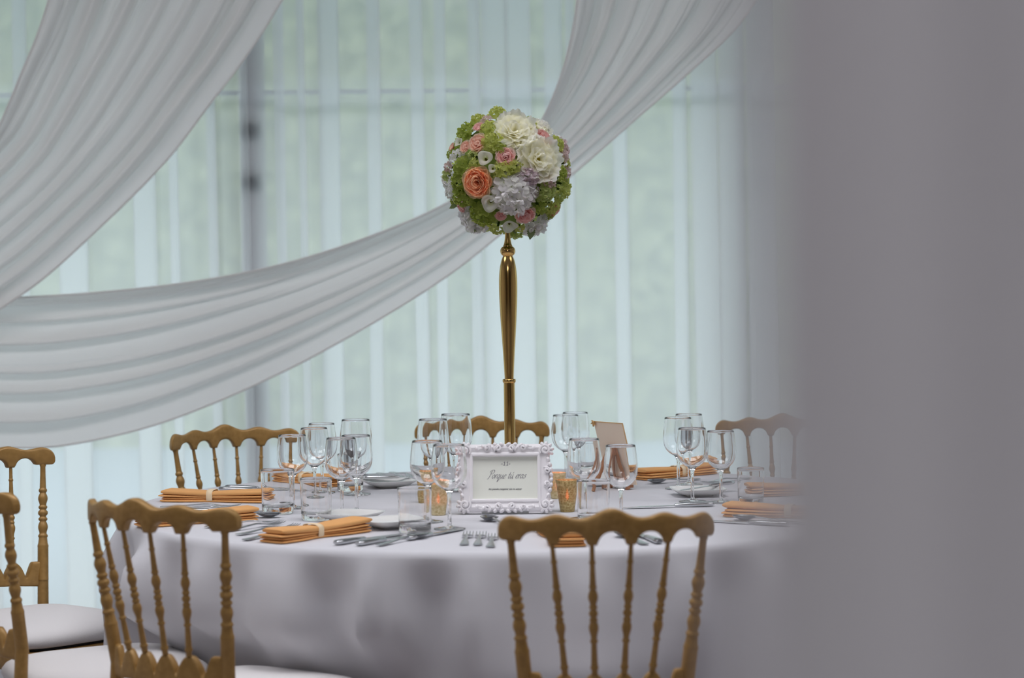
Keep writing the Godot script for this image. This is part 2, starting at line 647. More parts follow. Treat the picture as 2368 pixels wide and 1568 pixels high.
# ------------------------------------------------------------------ table
func table() -> void:
	var t := thing("tablecloth", "white floor-length tablecloth on the round banquet table", "tablecloth")
	var g := Geo.new()
	var rings := []
	var n := 300
	var hs := [0.0]
	# top disc
	for rr in [0.001, 0.3, 0.6, 0.8, 0.9, 0.925, 0.934]:
		var ring := PackedVector3Array()
		for j in n:
			var a := TAU * j / n
			ring.push_back(Vector3(sin(a) * rr, T, cos(a) * rr))
		rings.push_back(ring)
	var ys := [0.7505, 0.747, 0.742, 0.735, 0.72, 0.70, 0.67, 0.63, 0.58, 0.52, 0.45, 0.38, 0.3, 0.22, 0.14, 0.07, 0.012]
	# folds: angle, width, amplitude (+ out, - in), drift downwards (degrees)
	var folds := [[-25.0, 3.4, -0.026, 5.5], [-29.5, 3.6, 0.013, 5.0], [-18.0, 1.2, 0.012, -4.5], [-10.2, 3.4, -0.022, 1.5], [-6.0, 2.4, 0.010, 1.0], [-14.0, 2.5, 0.006, 2.0],
		[-38.0, 3.0, -0.012, 0.5], [-34.0, 2.6, 0.010, 0.5], [-45.0, 3.0, 0.014, -0.5], [-51.0, 3.2, -0.018, -1.0], [-58.0, 3.2, 0.018, 0.0],
		[2.0, 3.0, -0.006, 0.5], [9.0, 3.0, 0.009, 0.5], [16.0, 3.4, -0.010, -0.5], [22.0, 3.0, 0.010, -0.5], [28.0, 3.4, -0.016, -1.0], [34.0, 2.6, 0.014, -1.0], [41.0, 3.2, -0.015, 0.0], [49.0, 3.0, 0.016, 0.0]]
	for a in range(58, 302, 9):
		folds.push_back([a + rng.randf_range(-2, 2), 3.2, (0.018 if (a / 9) % 2 else -0.018), rng.randf_range(-1, 1)])
	# where the seats of the tucked-in chairs push the cloth in
	var dents := [[-174.8, 0.52, 0.52], [-136.2, 0.66, 0.42], [146.0, 0.70, 0.42], [-31.7, 0.85, 0.5], [-57.5, 0.85, 0.5], [7.0, 0.92, 0.5]]
	for y in ys:
		var ring := PackedVector3Array()
		var drop: float = T - y
		var e := sqrt(clampf(drop / 0.012, 0.0, 1.0))
		for j in n:
			var a := TAU * j / n
			var deg := rad_to_deg(a)
			var r := 0.934 + 0.010 * e + 0.065 * pow(drop / T, 0.7)
			var ramp := ss(0.004, 0.09, drop) * (0.55 + 0.75 * drop / T)
			for f in folds:
				var d := wrapf(deg - (f[0] + f[3] * drop / T), -180.0, 180.0)
				if absf(d) < 4.0 * f[1]:
					r += f[2] * 2.8 * exp(-d * d / (f[1] * f[1])) * ramp
			for q in dents:
				var d := absf(wrapf(deg - q[0], -180.0, 180.0))
				if d < 40.0:
					var k := (1.0 - ss(15.0, 24.0, d)) * ss(0.16, 0.30, drop)
					r = lerpf(r, minf(r, q[1]), k)
			ring.push_back(Vector3(sin(a) * r, y, cos(a) * r))
		rings.push_back(ring)
	g.loft(rings)
	g.solid()
	obj("cloth", g, mats.linen, t)

# ------------------------------------------------------------------ chairs
func ring_yz(x: float, top: float, bot: float, th: float, zc: float) -> PackedVector3Array:
	var r := PackedVector3Array()
	var cy := (top + bot) / 2.0
	var hy := (top - bot) / 2.0
	for i in 16:
		var a := TAU * i / 16.0
		var cc := cos(a)
		var sn := sin(a)
		var p := 0.42
		r.push_back(Vector3(x, cy + hy * signf(sn) * pow(absf(sn), p), zc + th * signf(cc) * pow(absf(cc), p)))
	return r

func spin_between(g: Geo, a: Vector3, b: Vector3, prof: Array, seg := 18) -> void:   # prof heights measured down from a, as (distance, radius)
	var d := (b - a)
	var L := d.length()
	d /= L
	var x := d.cross(Vector3.BACK).normalized()
	var zz := x.cross(d).normalized()
	var xf := Transform3D(Basis(x, d, zz), a)
	var p := []
	for q in prof:
		p.push_back(Vector2(q[1], q[0]))
	g.lathe(p, seg, xf)

func bead(list: Array, at: float, half: float, r0: float, r1: float) -> void:
	for i in 5:
		var t := -1.0 + 0.5 * i
		list.push_back([at + half * t, r0 + (r1 - r0) * sqrt(maxf(0.0, 1.0 - t * t))])

func bulb(list: Array, a: float, b: float, peak: float, r0: float, r1: float, r2: float) -> void:
	for i in 9:
		var t := i / 8.0
		var y := lerpf(a, b, t)
		var r := 0.0
		if y < peak:
			r = lerpf(r0, r1, sin(PI * 0.5 * (y - a) / (peak - a)))
		else:
			r = lerpf(r2, r1, 0.5 + 0.5 * cos(PI * (y - peak) / (b - peak)))
		list.push_back([y, r])

func make_chair(label: String) -> Node3D:
	var t := thing("dining_chair", label, "chair", Vector3.ZERO, 0.0, "gold turned chairs round the table")
	var gm: Material = mats.gold_paint
	var zr := 0.30           # rail plane
	var zl := 0.23            # seat line plane
	var lean := func(y: float) -> float: return zl + (zr - zl) * clampf((y - 0.45) / (0.863 - 0.45), 0.0, 1.2)
	var sag := func(x: float) -> float: return 0.2955 - sqrt(0.2955 * 0.2955 - x * x)      # the back curves round the sitter
	# top rail
	var g := Geo.new()
	var rings := []
	var N := 150
	for i in N + 1:
		var u := -1.0 + 2.0 * i / N
		u = signf(u) * (1.0 - pow(1.0 - absf(u), 1.15))
		var x := 0.1985 * u
		var ax := absf(x)
		var top := 0.872
		top += 0.0205 * exp(-pow(ax / 0.036, 2.0))
		top += 0.010 * exp(-pow((ax - 0.098) / 0.026, 2.0))
		top += 0.005 * exp(-pow((ax - 0.178) / 0.022, 2.0))
		top -= 0.002 * exp(-pow((ax - 0.142) / 0.02, 2.0))
		var e := clampf((ax - 0.172) / 0.0265, 0.0, 1.0)
		top -= 0.022 * (1.0 - sqrt(maxf(0.0, 1.0 - e * e)))
		var bot := 0.826
		for c in [[0.0, 0.026, 0.024], [0.0705, 0.026, 0.023], [0.137, 0.0245, 0.023]]:
			var d: float = absf(ax - c[0]) / c[1]
			if d < 1.0:
				bot += c[2] * pow(1.0 - pow(d, 2.3), 0.6)
		if ax > 0.160:
			bot = maxf(bot, 0.831)
			var eb := clampf((ax - 0.190) / 0.0085, 0.0, 1.0)
			bot += 0.008 * (1.0 - sqrt(maxf(0.0, 1.0 - eb * eb)))
		var th := 0.0115 * (1.0 - 0.35 * pow(e, 4.0))
		rings.push_back(ring_yz(x, top, bot, th, zr - sag.call(ax)))
	g.loft(rings, true, true, true)
	g.solid()
	obj("top_rail", g, gm, t)
	# posts (turned, running on as rear legs)
	for s in [-1.0, 1.0]:
		g = Geo.new()
		var p := [[-0.006, 0.0066], [0.0, 0.0066], [0.004, 0.0085], [0.008, 0.0068], [0.03, 0.0071], [0.062, 0.0082]]
		bead(p, 0.069, 0.005, 0.0085, 0.0108)
		p.push_back([0.0755, 0.0080])
		bulb(p, 0.077, 0.107, 0.090, 0.0085, 0.0124, 0.0085)
		bead(p, 0.1125, 0.0048, 0.0085, 0.0114)
		p.push_back([0.1185, 0.0082])
		bead(p, 0.127, 0.0075, 0.0085, 0.0127)
		p.push_back([0.1365, 0.0082])
		bead(p, 0.143, 0.0048, 0.0085, 0.0116)
		bulb(p, 0.1495, 0.180, 0.1635, 0.0085, 0.0126, 0.0092)
		bead(p, 0.1865, 0.0042, 0.0105, 0.0124)
		p += [[0.192, 0.0108], [0.205, 0.0121], [0.209, 0.0136], [0.2125, 0.0142], [0.216, 0.0137], [0.30, 0.0139]]
		var a := Vector3(0.177 * s, 0.8335, zr - sag.call(0.177))
		var b := Vector3(0.152 * s, 0.585, lean.call(0.585) - sag.call(0.152))
		spin_between(g, a, b, p, 20)
		obj("back_post", g.solid(), gm, t)
		# rear leg below
		g = Geo.new()
		var a2 := a + (b - a).normalized() * 0.29
		var lg := [[0.0, 0.0139], [0.10, 0.0145], [0.13, 0.0155], [0.16, 0.0150], [0.36, 0.012], [0.535, 0.0105]]
		var foot := Vector3(0.158 * s, 0.0, 0.235)
		lg[-1][0] = (foot - a2).length()
		spin_between(g, a2, foot, lg, 16)
		g.solid()
		obj("rear_leg", g, gm, t)
	# spindles
	for k in [[-0.1055, -0.080], [-0.0355, -0.0270], [0.0355, 0.0270], [0.1055, 0.080]]:
		g = Geo.new()
		var p := [[-0.004, 0.0043], [0.0, 0.0043], [0.029, 0.0047]]
		bead(p, 0.034, 0.0035, 0.0048, 0.0062)
		p += [[0.039, 0.0048], [0.074, 0.0060]]
		bead(p, 0.080, 0.0038, 0.0058, 0.0072)
		p.push_back([0.0855, 0.0054])
		bulb(p, 0.0865, 0.1145, 0.100, 0.0060, 0.0093, 0.0058)
		bead(p, 0.119, 0.0036, 0.0060, 0.0076)
		p.push_back([0.124, 0.0056])
		bead(p, 0.131, 0.0056, 0.0060, 0.0085)
		p.push_back([0.138, 0.0056])
		bead(p, 0.1435, 0.0036, 0.0060, 0.0076)
		bulb(p, 0.148, 0.178, 0.1575, 0.0066, 0.0092, 0.0056)
		bead(p, 0.184, 0.0035, 0.0055, 0.0074)
		p += [[0.189, 0.0052], [0.228, 0.0062]]
		bead(p, 0.2345, 0.004, 0.0064, 0.0078)
		p += [[0.240, 0.006], [0.247, 0.006]]
		var a := Vector3(k[0], 0.828, zr - sag.call(k[0]))
		var b := Vector3(k[1], 0.583, lean.call(0.583) - sag.call(k[1]))
		spin_between(g, a, b, p, 16)
		obj("spindle", g.solid(), gm, t)
	# lower rail with bell-shaped rises under the spindles
	g = Geo.new()
	rings = []
	for i in N + 1:
		var x := -0.152 + 0.304 * i / N
		var ax := absf(x)
		var top := 0.546
		for c in [0.0270, 0.080]:
			var d: float = absf(ax - c) / 0.0255
			top = maxf(top, 0.546 + 0.040 * pow(maxf(0.0, 1.0 - d * d), 0.75) if d < 1.0 else 0.0)
		if ax > 0.108:
			top = maxf(top, 0.546 + 0.040 * ss(0.108, 0.126, ax))
		var bot := 0.520 + 0.008 * cos(ax / 0.152 * PI * 0.5)
		rings.push_back(ring_yz(x, top, bot, 0.0095, lean.call(0.555) - sag.call(ax)))
	g.loft(rings, true, true, true)
	obj("lower_rail", g.solid(), gm, t)
	# seat frame
	var shape := func(y: float, inset: float, pw: float) -> PackedVector3Array:
		var r := PackedVector3Array()
		for i in 56:
			var a := TAU * i / 56.0
			var cc := cos(a)
			var sn := sin(a)
			var zz := -0.01 + (0.205 - inset) * signf(sn) * pow(absf(sn), pw)
			var w := lerpf(0.205, 0.172, (zz + 0.21) / 0.4) - inset
			r.push_back(Vector3(w * signf(cc) * pow(absf(cc), pw), y, zz))
		return r
	g = Geo.new()
	rings = []
	for q in [[0.388, 0.012], [0.392, 0.006], [0.410, 0.004], [0.424, 0.0], [0.431, 0.001], [0.434, 0.005]]:
		rings.push_back(shape.call(q[0], q[1], 0.42))
	g.loft(rings, true, true, true)
	obj("seat_frame", g.solid(), gm, t)
	g = Geo.new()
	rings = []
	for q in [[0.434, 0.014], [0.437, 0.012], [0.440, 0.014]]:
		rings.push_back(shape.call(q[0], q[1], 0.42))
	g.loft(rings, true, true, true)
	obj("seat_strap", g.solid(), mats.strap, t)
	g = Geo.new()
	rings = []
	for q in [[0.440, 0.012], [0.443, 0.004], [0.452, -0.002], [0.463, -0.002], [0.474, 0.006], [0.482, 0.02], [0.488, 0.045], [0.492, 0.08], [0.494, 0.12], [0.495, 0.165]]:
		rings.push_back(shape.call(q[0], q[1], 0.46))
	g.loft(rings, true, true, true)
	obj("seat_cushion", g.solid(), mats.cushion, t)
	for s in [-1.0, 1.0]:
		g = Geo.new()
		var p := [[0.0, 0.015], [0.03, 0.016]]
		bead(p, 0.045, 0.006, 0.012, 0.016)
		bulb(p, 0.055, 0.12, 0.08, 0.011, 0.017, 0.010)
		bead(p, 0.128, 0.005, 0.010, 0.0145)
		p += [[0.14, 0.013], [0.30, 0.010]]
		bead(p, 0.31, 0.005, 0.009, 0.013)
		p += [[0.33, 0.010], [0.388, 0.0085]]
		spin_between(g, Vector3(0.175 * s, 0.39, -0.185), Vector3(0.178 * s, 0.002, -0.19), p, 16)
		obj("front_leg", g.solid(), gm, t)
		g = Geo.new()
		g.tube([Vector3(0.175 * s, 0.2, -0.187), Vector3(0.165 * s, 0.2, 0.0), Vector3(0.156 * s, 0.2, 0.214)], [0.006, 0.009, 0.006], 10)
		obj("stretcher", g, gm, t)
	return t

func chairs() -> void:
	# mid of the top rail (x, z), direction the chair faces in degrees
	var spec := [
		[0.169, 1.375, 5.0, "gold turned chair nearest the lens, in front of the white picture frame"],
		[-0.688, 1.105, -35.0, "gold turned chair at front left with its whole spindle back in view"],
		[-1.113, 0.70, -64.0, "gold turned chair cut by the lower left corner, only one post in view"],
		[-1.335, -0.19, -134.0, "gold turned chair at the left edge, its white seat cushion showing"],
		[-0.785, -0.835, 212.0, "gold turned chair behind the table, left, under the middle swag"],
		[-0.091, -1.09, 184.0, "gold turned chair behind the flower stand"],
		[0.79, -1.05, 174.0, "gold turned chair at back right, veiled by the near drape"],
	]
	var first: Node3D = null
	for s in spec:
		var turn := deg_to_rad(s[2])
		var off := Basis(Vector3.UP, turn) * Vector3(0, 0, 0.231)
		var at := Vector3(s[0], 0, s[1]) - off
		if first == null:
			first = make_chair(s[3])
			first.position = at
			first.rotation.y = turn
		else:
			copy_of(first, s[3], at, turn)

# ------------------------------------------------------------------ flower stand
func centrepiece() -> void:
	var at := Vector3(-0.008, T, -0.02)
	var t := thing("flower_stand", "tall polished gold flower stand in the middle of the table", "stand", at)
	var gm: Material = mats.gold_metal
	var g := Geo.new()
	g.lathe([Vector2(0.0, 0.001), Vector2(0.074, 0.001), Vector2(0.075, 0.004), Vector2(0.072, 0.008), Vector2(0.055, 0.014), Vector2(0.030, 0.024), Vector2(0.018, 0.040), Vector2(0.0135, 0.06), Vector2(0.0125, 0.09)], 48)
	obj("base", g, gm, t)
	g = Geo.new()
	g.lathe([Vector2(0.0125, 0.09), Vector2(0.0132, 0.11), Vector2(0.0136, 0.294)], 48)
	obj("lower_stem", g, gm, t)
	g = Geo.new()
	g.lathe([Vector2(0.0136, 0.294), Vector2(0.0150, 0.2945), Vector2(0.0162, 0.297), Vector2(0.0162, 0.301), Vector2(0.0150, 0.3035), Vector2(0.0112, 0.304)], 48)
	obj("collar", g, gm, t)
	g = Geo.new()
	var prof := []
	for q in [[0.0112, 0.304], [0.0116, 0.315], [0.0140, 0.36], [0.0172, 0.41], [0.0200, 0.455], [0.0219, 0.495], [0.0226, 0.53], [0.0222, 0.552], [0.0205, 0.572], [0.0176, 0.588], [0.0138, 0.601], [0.0122, 0.604]]:
		prof.push_back(Vector2(q[0], q[1]))
	# smooth it
	var c := path2(prof, 40)
	prof = []
	for p in c:
		prof.push_back(p)
	g.lathe(prof, 48)
	obj("baluster", g, gm, t)
	g = Geo.new()
	prof = [Vector2(0.0122, 0.604)]
	for i in 13:
		var a := -PI * 0.36 + PI * 0.72 * i / 12.0
		prof.push_back(Vector2(0.0075 + 0.0112 * cos(a), 0.6165 + 0.0125 * sin(a)))
	prof += [Vector2(0.0112, 0.6275), Vector2(0.0112, 0.631), Vector2(0.0098, 0.632), Vector2(0.0085, 0.638), Vector2(0.0068, 0.648), Vector2(0.0062, 0.66), Vector2(0.0075, 0.672), Vector2(0.010, 0.68)]
	g.lathe(prof, 48)
	obj("finial", g, gm, t)
	flower_ball(at + Vector3(0.0, 0.807, 0.0))

# petals grow along +Y, hollow side towards +Z
func petal_geo(len_: float, wid: float, cup: float, curl: float, ruffle: float, base: Color, tip: Color, seed_: int, point := 0.0) -> ArrayMesh:
	var g := Geo.new()
	g.colored = true
	var r := RandomNumberGenerator.new()
	r.seed = seed_
	var ph := r.randf() * TAU
	var nu := 8
	var nv := 7
	var P := []
	var C := []
	for i in nv + 1:
		var v := float(i) / nv
		var row := PackedVector3Array()
		var cr := PackedColorArray()
		var w := wid * (0.28 + 0.72 * pow(sin(PI * minf(v * 0.62 + 0.06, 0.5)), 1.2)) * sqrt(1.0 - 0.42 * pow(maxf(0.0, (v - 0.6) / 0.4), 2.2))
		for j in nu + 1:
			var u := -1.0 + 2.0 * j / nu
			var x := u * w
			var y := len_ * v * (1.0 - 0.26 * u * u * v) + point * len_ * v * v * (1.0 - absf(u))
			var z := cup * wid * u * u - curl * len_ * v * v * v
			z += ruffle * wid * v * v * sin(u * 5.0 + ph) * 0.6 + ruffle * wid * v * v * sin(u * 11.0 + ph * 2.0) * 0.3
			y += ruffle * len_ * 0.35 * v * v * sin(u * 8.0 + ph)
			row.push_back(Vector3(x, y, z))
			cr.push_back(base.lerp(tip, pow(v, 1.2)))
		P.push_back(row)
		C.push_back(cr)
	for i in nv:
		for j in nu:
			g.tric(P[i][j], P[i + 1][j], P[i + 1][j + 1], C[i][j], C[i + 1][j], C[i + 1][j + 1])
			g.tric(P[i][j], P[i + 1][j + 1], P[i][j + 1], C[i][j], C[i + 1][j + 1], C[i][j + 1])
	return g.mesh()

func lin(r: float, gg: float, b: float) -> Color:
	return Color(r, gg, b).srgb_to_linear()

func facing(at: Vector3, n: Vector3, spin: float) -> Transform3D:   # local +Z along n
	var up := Vector3.UP if absf(n.y) < 0.95 else Vector3.RIGHT
	var x := up.cross(n).normalized()
	var y := n.cross(x).normalized()
	return Transform3D(Basis(x, y, n) * Basis(Vector3.BACK, spin), at)

# one head of many petals: core mesh with each petal a child
func bloom(parent: Node3D, called: String, label: String, xf: Transform3D, r: float, meshes: Array, n: int, t0: float, t1: float, l0: float, l1: float, core: Color) -> void:
	var g := Geo.new()
	g.colored = true
	g.col = core
	var prof := []
	for i in 7:
		var a := PI * i / 6.0
		prof.push_back(Vector2(0.22 * r * sin(a), -0.25 * r * cos(a) - 0.55 * r))
	g.lathe(prof, 10, Transform3D(Basis(Vector3.RIGHT, PI / 2), Vector3.ZERO))
	var gm := g.mesh()
	var head := obj(called, gm, mats.petal, parent, xf)
	if label:
		head.set_meta("label", label)
	for i in n:
		var f := float(i) / (n - 1)
		var ang := i * 2.39996 + rng.randf_range(-0.15, 0.15)
		var open := minf(1.0, f * 1.45)      # the outer third lie equally open
		var tilt := deg_to_rad(lerpf(t0, t1, open) + rng.randf_range(-4, 4))
		var L := lerpf(l0, l1, open) * r * rng.randf_range(0.96, 1.04)
		# radial direction in the head's plane
		var rad := Vector3(cos(ang), sin(ang), 0)
		var grow := (rad * sin(tilt) + Vector3.BACK * cos(tilt)).normalized()
		var side := Vector3.BACK.cross(rad).normalized()
		var hollow := side.cross(grow).normalized()
		if hollow.dot(rad) > 0.0 and tilt < 1.2:
			hollow = -hollow
			side = grow.cross(hollow).normalized()
		side = grow.cross(hollow).normalized()
		var b := Basis(side * L, grow * L, hollow * L)
		var o := rad * (0.05 + 0.20 * open) * r - Vector3.BACK * 0.52 * r
		obj("petal", meshes[i % meshes.size()], mats.petal, head, Transform3D(b, o))

func flower_ball(ctr: Vector3) -> void:
	var t := thing("flower_ball", "round ball of white, pink, peach and green flowers on the gold stand", "flowers", ctr)
	var R := 0.152
	var g := Geo.new()
	var prof := []
	for i in 17:
		var a := PI * i / 16.0
		prof.push_back(Vector2(0.127 * sin(a), -0.127 * cos(a)))
	g.lathe(prof, 32)
	obj("moss_core", g, mats.moss, t)
	var spot := func(px: float, py: float) -> Vector3:       # where on the ball, from its front elevation (pixels of 1/940 m)
		var x := (px - 1173.0) / 940.0
		var y := -(py - 409.0) / 940.0
		var d2 := x * x + y * y
		var rr := R * 0.97
		if d2 > rr * rr * 0.97:
			var k := rr * 0.985 / sqrt(d2)
			x *= k
			y *= k
			d2 = x * x + y * y
		return Vector3(x, y, sqrt(maxf(0.0, rr * rr - d2)))
	# roses
	var peach := [petal_geo(0.95, 0.72, 0.62, 0.16, 0.05, lin(0.97, 0.60, 0.40), lin(0.99, 0.82, 0.66), 1), petal_geo(1.0, 0.76, 0.58, 0.2, 0.06, lin(0.97, 0.64, 0.44), lin(0.99, 0.88, 0.74), 2)]
	var pink := [petal_geo(0.95, 0.72, 0.62, 0.16, 0.06, lin(0.92, 0.66, 0.64), lin(0.98, 0.87, 0.85), 3), petal_geo(1.0, 0.76, 0.58, 0.2, 0.08, lin(0.93, 0.70, 0.68), lin(0.98, 0.89, 0.87), 4)]
	var blush := [petal_geo(0.95, 0.72, 0.62, 0.18, 0.08, lin(0.94, 0.70, 0.62), lin(0.98, 0.90, 0.84), 5), petal_geo(1.0, 0.76, 0.58, 0.2, 0.08, lin(0.95, 0.74, 0.66), lin(0.98, 0.91, 0.85), 6)]
	var white := [petal_geo(1.0, 0.62, 0.35, 0.25, 0.16, lin(0.98, 0.96, 0.80), lin(0.99, 0.99, 0.96), 7), petal_geo(1.05, 0.58, 0.3, 0.3, 0.2, lin(0.98, 0.97, 0.84), lin(0.99, 0.99, 0.97), 8), petal_geo(0.95, 0.66, 0.4, 0.2, 0.22, lin(0.98, 0.97, 0.86), lin(0.99, 0.99, 0.97), 9)]
	var put := func(px: float, py: float, rp: float, called: String, label: String, set_: Array, n: int, t0: float, t1: float, l0: float, l1: float, core: Color, lift := 0.0) -> void:
		var p: Vector3 = spot.call(px, py)
		var nn := (p.normalized() * 0.85 + Vector3(0, 0, 0.15)).normalized()
		bloom(t, called, label, facing(p + p.normalized() * lift, nn, rng.randf() * TAU), rp / 940.0, set_, n, t0, t1, l0, l1, core)
	put.call(1108, 434, 33, "rose", "large open peach rose", peach, 36, -5, 56, 0.62, 1.02, lin(0.85, 0.42, 0.22), 0.006)
	for q in [[1110, 347, 22, 1], [1082, 354, 15, 1], [1111, 309, 13, 0], [1171, 379, 22, 0], [1254, 333, 19, 0], [1213, 506, 23, 0], [1158, 508, 12, 0], [1288, 502, 19, 0], [1050, 350, 10, 1], [1070, 488, 11, 0]]:
		put.call(q[0], q[1], q[2], "rose", "small blush rose" if q[3] else "small pink rose", blush if q[3] else pink, 20, -5, 54, 0.62, 1.02, lin(0.8, 0.45, 0.42), 0.004)
	put.call(1191, 320, 44, "peony", "full white peony", white, 36, 2, 72, 0.66, 1.0, lin(0.94, 0.92, 0.7), 0.012)
	put.call(1245, 383, 44, "peony", "open white peony with a yellow heart", white, 36, 3, 82, 0.55, 1.08, lin(0.90, 0.85, 0.35), 0.012)
	put.call(1254, 303, 27, "peony", "white peony at the back of the ball", white, 20, 6, 74, 0.6, 1.0, lin(0.94, 0.92, 0.7), 0.0)
	put.call(1193, 276, 20, "peony", "cream peony bud at the top", white, 16, 6, 70, 0.6, 1.0, lin(0.94, 0.9, 0.6), 0.0)
	# trumpet flowers
	for q in [[1125, 383, 17], [1141, 405, 10], [1135, 479, 20], [1067, 344, 12], [1176, 527, 18]]:
		var p: Vector3 = spot.call(q[0], q[1])
		var r: float = q[2] / 940.0
		var xf := facing(p - p.normalized() * r * 0.5, (p.normalized() + Vector3(0.1, 0.1, 0.2)).normalized(), 0.0)
		g = Geo.new()
		g.colored = true
		var rows := []
		for i in 9:
			var v := i / 8.0
			var row := PackedVector3Array()
			for j in 31:
				var a := TAU * j / 30.0
				var rr := r * (0.18 + 0.82 * pow(v, 1.5)) * (1.0 + 0.10 * v * v * sin(a * 3.0 + 1.0))
				var h := r * (1.25 * sin(v * PI * 0.52) - 0.15 * pow(v, 6.0)) + 0.10 * r * v * sin(a * 3.0)
				row.push_back(Vector3(cos(a) * rr, sin(a) * rr, h))
			rows.push_back(row)
		for i in 8:
			for j in 30:
				g.col = lin(0.80, 0.84, 0.55).lerp(lin(0.97, 0.97, 0.94), ss(0.0, 0.5, i / 8.0))
				g.quad(rows[i][j], rows[i + 1][j], rows[i + 1][j + 1], rows[i][j + 1])
		var o := obj("lisianthus", g, mats.petal, t, xf)
		g = Geo.new()
		g.colored = true
		g.col = lin(0.45, 0.42, 0.12)
		g.lathe([Vector2(0, 0.0), Vector2(0.14 * r, 0.1 * r), Vector2(0.16 * r, 0.5 * r), Vector2(0.08 * r, 0.75 * r), Vector2(0, 0.8 * r)], 8, Transform3D(Basis(Vector3.RIGHT, PI / 2), Vector3.ZERO))
		obj("stamen", g, mats.petal, o)
	# hydrangea heads: domes of four-petalled florets
	var pal := {
		"w": [lin(0.95, 0.95, 0.93), lin(0.93, 0.92, 0.93)],
		"l": [lin(0.80, 0.74, 0.78), lin(0.86, 0.80, 0.82)],
		"g": [lin(0.78, 0.81, 0.45), lin(0.84, 0.86, 0.54)],
		"d": [lin(0.66, 0.72, 0.34), lin(0.72, 0.77, 0.40)],
		"y": [lin(0.80, 0.84, 0.58), lin(0.74, 0.80, 0.48)],
		"p": [lin(0.90, 0.82, 0.82), lin(0.88, 0.78, 0.78)],
	}
	var florets := {}
	for k in pal:
		florets[k] = [floret(pal[k][0], pal[k][1], 1), floret(pal[k][1], pal[k][0], 2)]
	var heads := [
		[1188, 463, 44, "w"], [1096, 519, 30, "w"], [1237, 533, 28, "w"], [1053, 434, 16, "w"], [1036, 458, 16, "w"], [1057, 376, 17, "w"], [1215, 300, 12, "w"], [1300, 330, 14, "w"], [1270, 530, 14, "w"],
		[1153, 273, 20, "g"], [1106, 291, 18, "g"], [1082, 315, 22, "d"], [1135, 313, 20, "g"], [1142, 345, 22, "g"], [1160, 360, 14, "d"], [1070, 397, 20, "d"], [1064, 430, 20, "d"], [1067, 466, 20, "d"],
		[1116, 508, 27, "d"], [1166, 408, 20, "g"], [1190, 400, 16, "g"], [1225, 296, 15, "g"], [1288, 346, 18, "g"], [1317, 386, 13, "g"], [1296, 412, 16, "d"], [1261, 457, 21, "y"], [1307, 453, 20, "g"], [1278, 487, 18, "g"],
		[1250, 492, 15, "d"], [1290, 525, 14, "d"], [1026, 414, 14, "y"], [1042, 480, 12, "d"], [1200, 536, 13, "g"], [1095, 543, 12, "g"], [1150, 540, 13, "g"], [1085, 470, 14, "d"], [1100, 395, 14, "g"], [1222, 425, 22, "l"],
		[1302, 374, 15, "p"], [1317, 411, 14, "p"], [1268, 437, 17, "p"], [1040, 395, 13, "p"], [1128, 290, 12, "p"], [1098, 372, 12, "y"], [1210, 470, 14, "w"], [1290, 470, 14, "y"], [1235, 455, 12, "l"], [1320, 440, 12, "y"], [1044, 365, 11, "d"], [1270, 290, 14, "w"]]
	# the far half of the ball, seen only from the side
	for i in 46:
		var yy := 1.0 - 2.0 * (i + 0.5) / 46.0
		var a := i * 2.4
		var q := Vector3(cos(a) * sqrt(1 - yy * yy), yy, sin(a) * sqrt(1 - yy * yy))
		if q.z < -0.12:
			heads.push_back([q * R * 0.97, 0, 24, ["w", "g", "d", "p", "y"][i % 5]])
	for h in heads:
		var p: Vector3 = h[0] if h[0] is Vector3 else spot.call(h[0], h[1])
		var r: float = h[2] / 940.0
		var n := clampi(int(h[2] * 0.62), 7, 24)
		var nn := p.normalized()
		var xf := facing(p - nn * r * 0.55, nn, rng.randf() * TAU)
		g = Geo.new()
		g.colored = true
		var fs := []
		for i in n:
			var f := (i + 0.5) / n
			var th := acos(1.0 - f * 0.85)
			var ph := i * 2.39996
			var d := Vector3(sin(th) * cos(ph), sin(th) * sin(ph), cos(th))
			var s := r * (0.52 if h[2] > 30 else 0.62) * rng.randf_range(0.85, 1.15)
			var fx := facing(d * r * Vector3(1, 1, 0.85).length() / 1.6 + Vector3(0, 0, r * 0.1), (d + Vector3(rng.randf_range(-0.3, 0.3), rng.randf_range(-0.3, 0.3), 0.1)).normalized(), rng.randf() * TAU)
			fs.push_back([fx, s])
		var label: String = {"w": "white hydrangea head", "l": "lilac hydrangea head", "g": "green hydrangea head", "d": "dark green hydrangea head", "y": "pale green hydrangea head", "p": "pale pink hydrangea head"}[h[3]]
		var stalk := Geo.new()
		stalk.colored = true
		stalk.col = lin(0.35, 0.45, 0.15)
		stalk.tube([-Vector3.BACK * 0.03, Vector3.ZERO, Vector3.BACK * r * 0.35], [0.003, 0.003, r * 0.22], 6)
		var head := obj("hydrangea", stalk, mats.petal, t, xf)
		head.set_meta("label", label)
		if h[0] is Vector3 or h[2] < 15:
			for f in fs:      # too small to pick apart
				add_mesh(g, florets[h[3]][0], f[0].scaled_local(Vector3.ONE * f[1]))
			obj("florets", g, mats.petal, head).set_meta("kind", "stuff")
		else:
			var k := 0
			for f in fs:
				obj("floret", florets[h[3]][k % 2].mesh() if not mats.has("fl%s%d" % [h[3], k % 2]) else mats["fl%s%d" % [h[3], k % 2]], mats.petal, head, f[0].scaled_local(Vector3.ONE * f[1]))
				mats["fl%s%d" % [h[3], k % 2]] = head.get_child(head.get_child_count() - 1).mesh
				k += 1
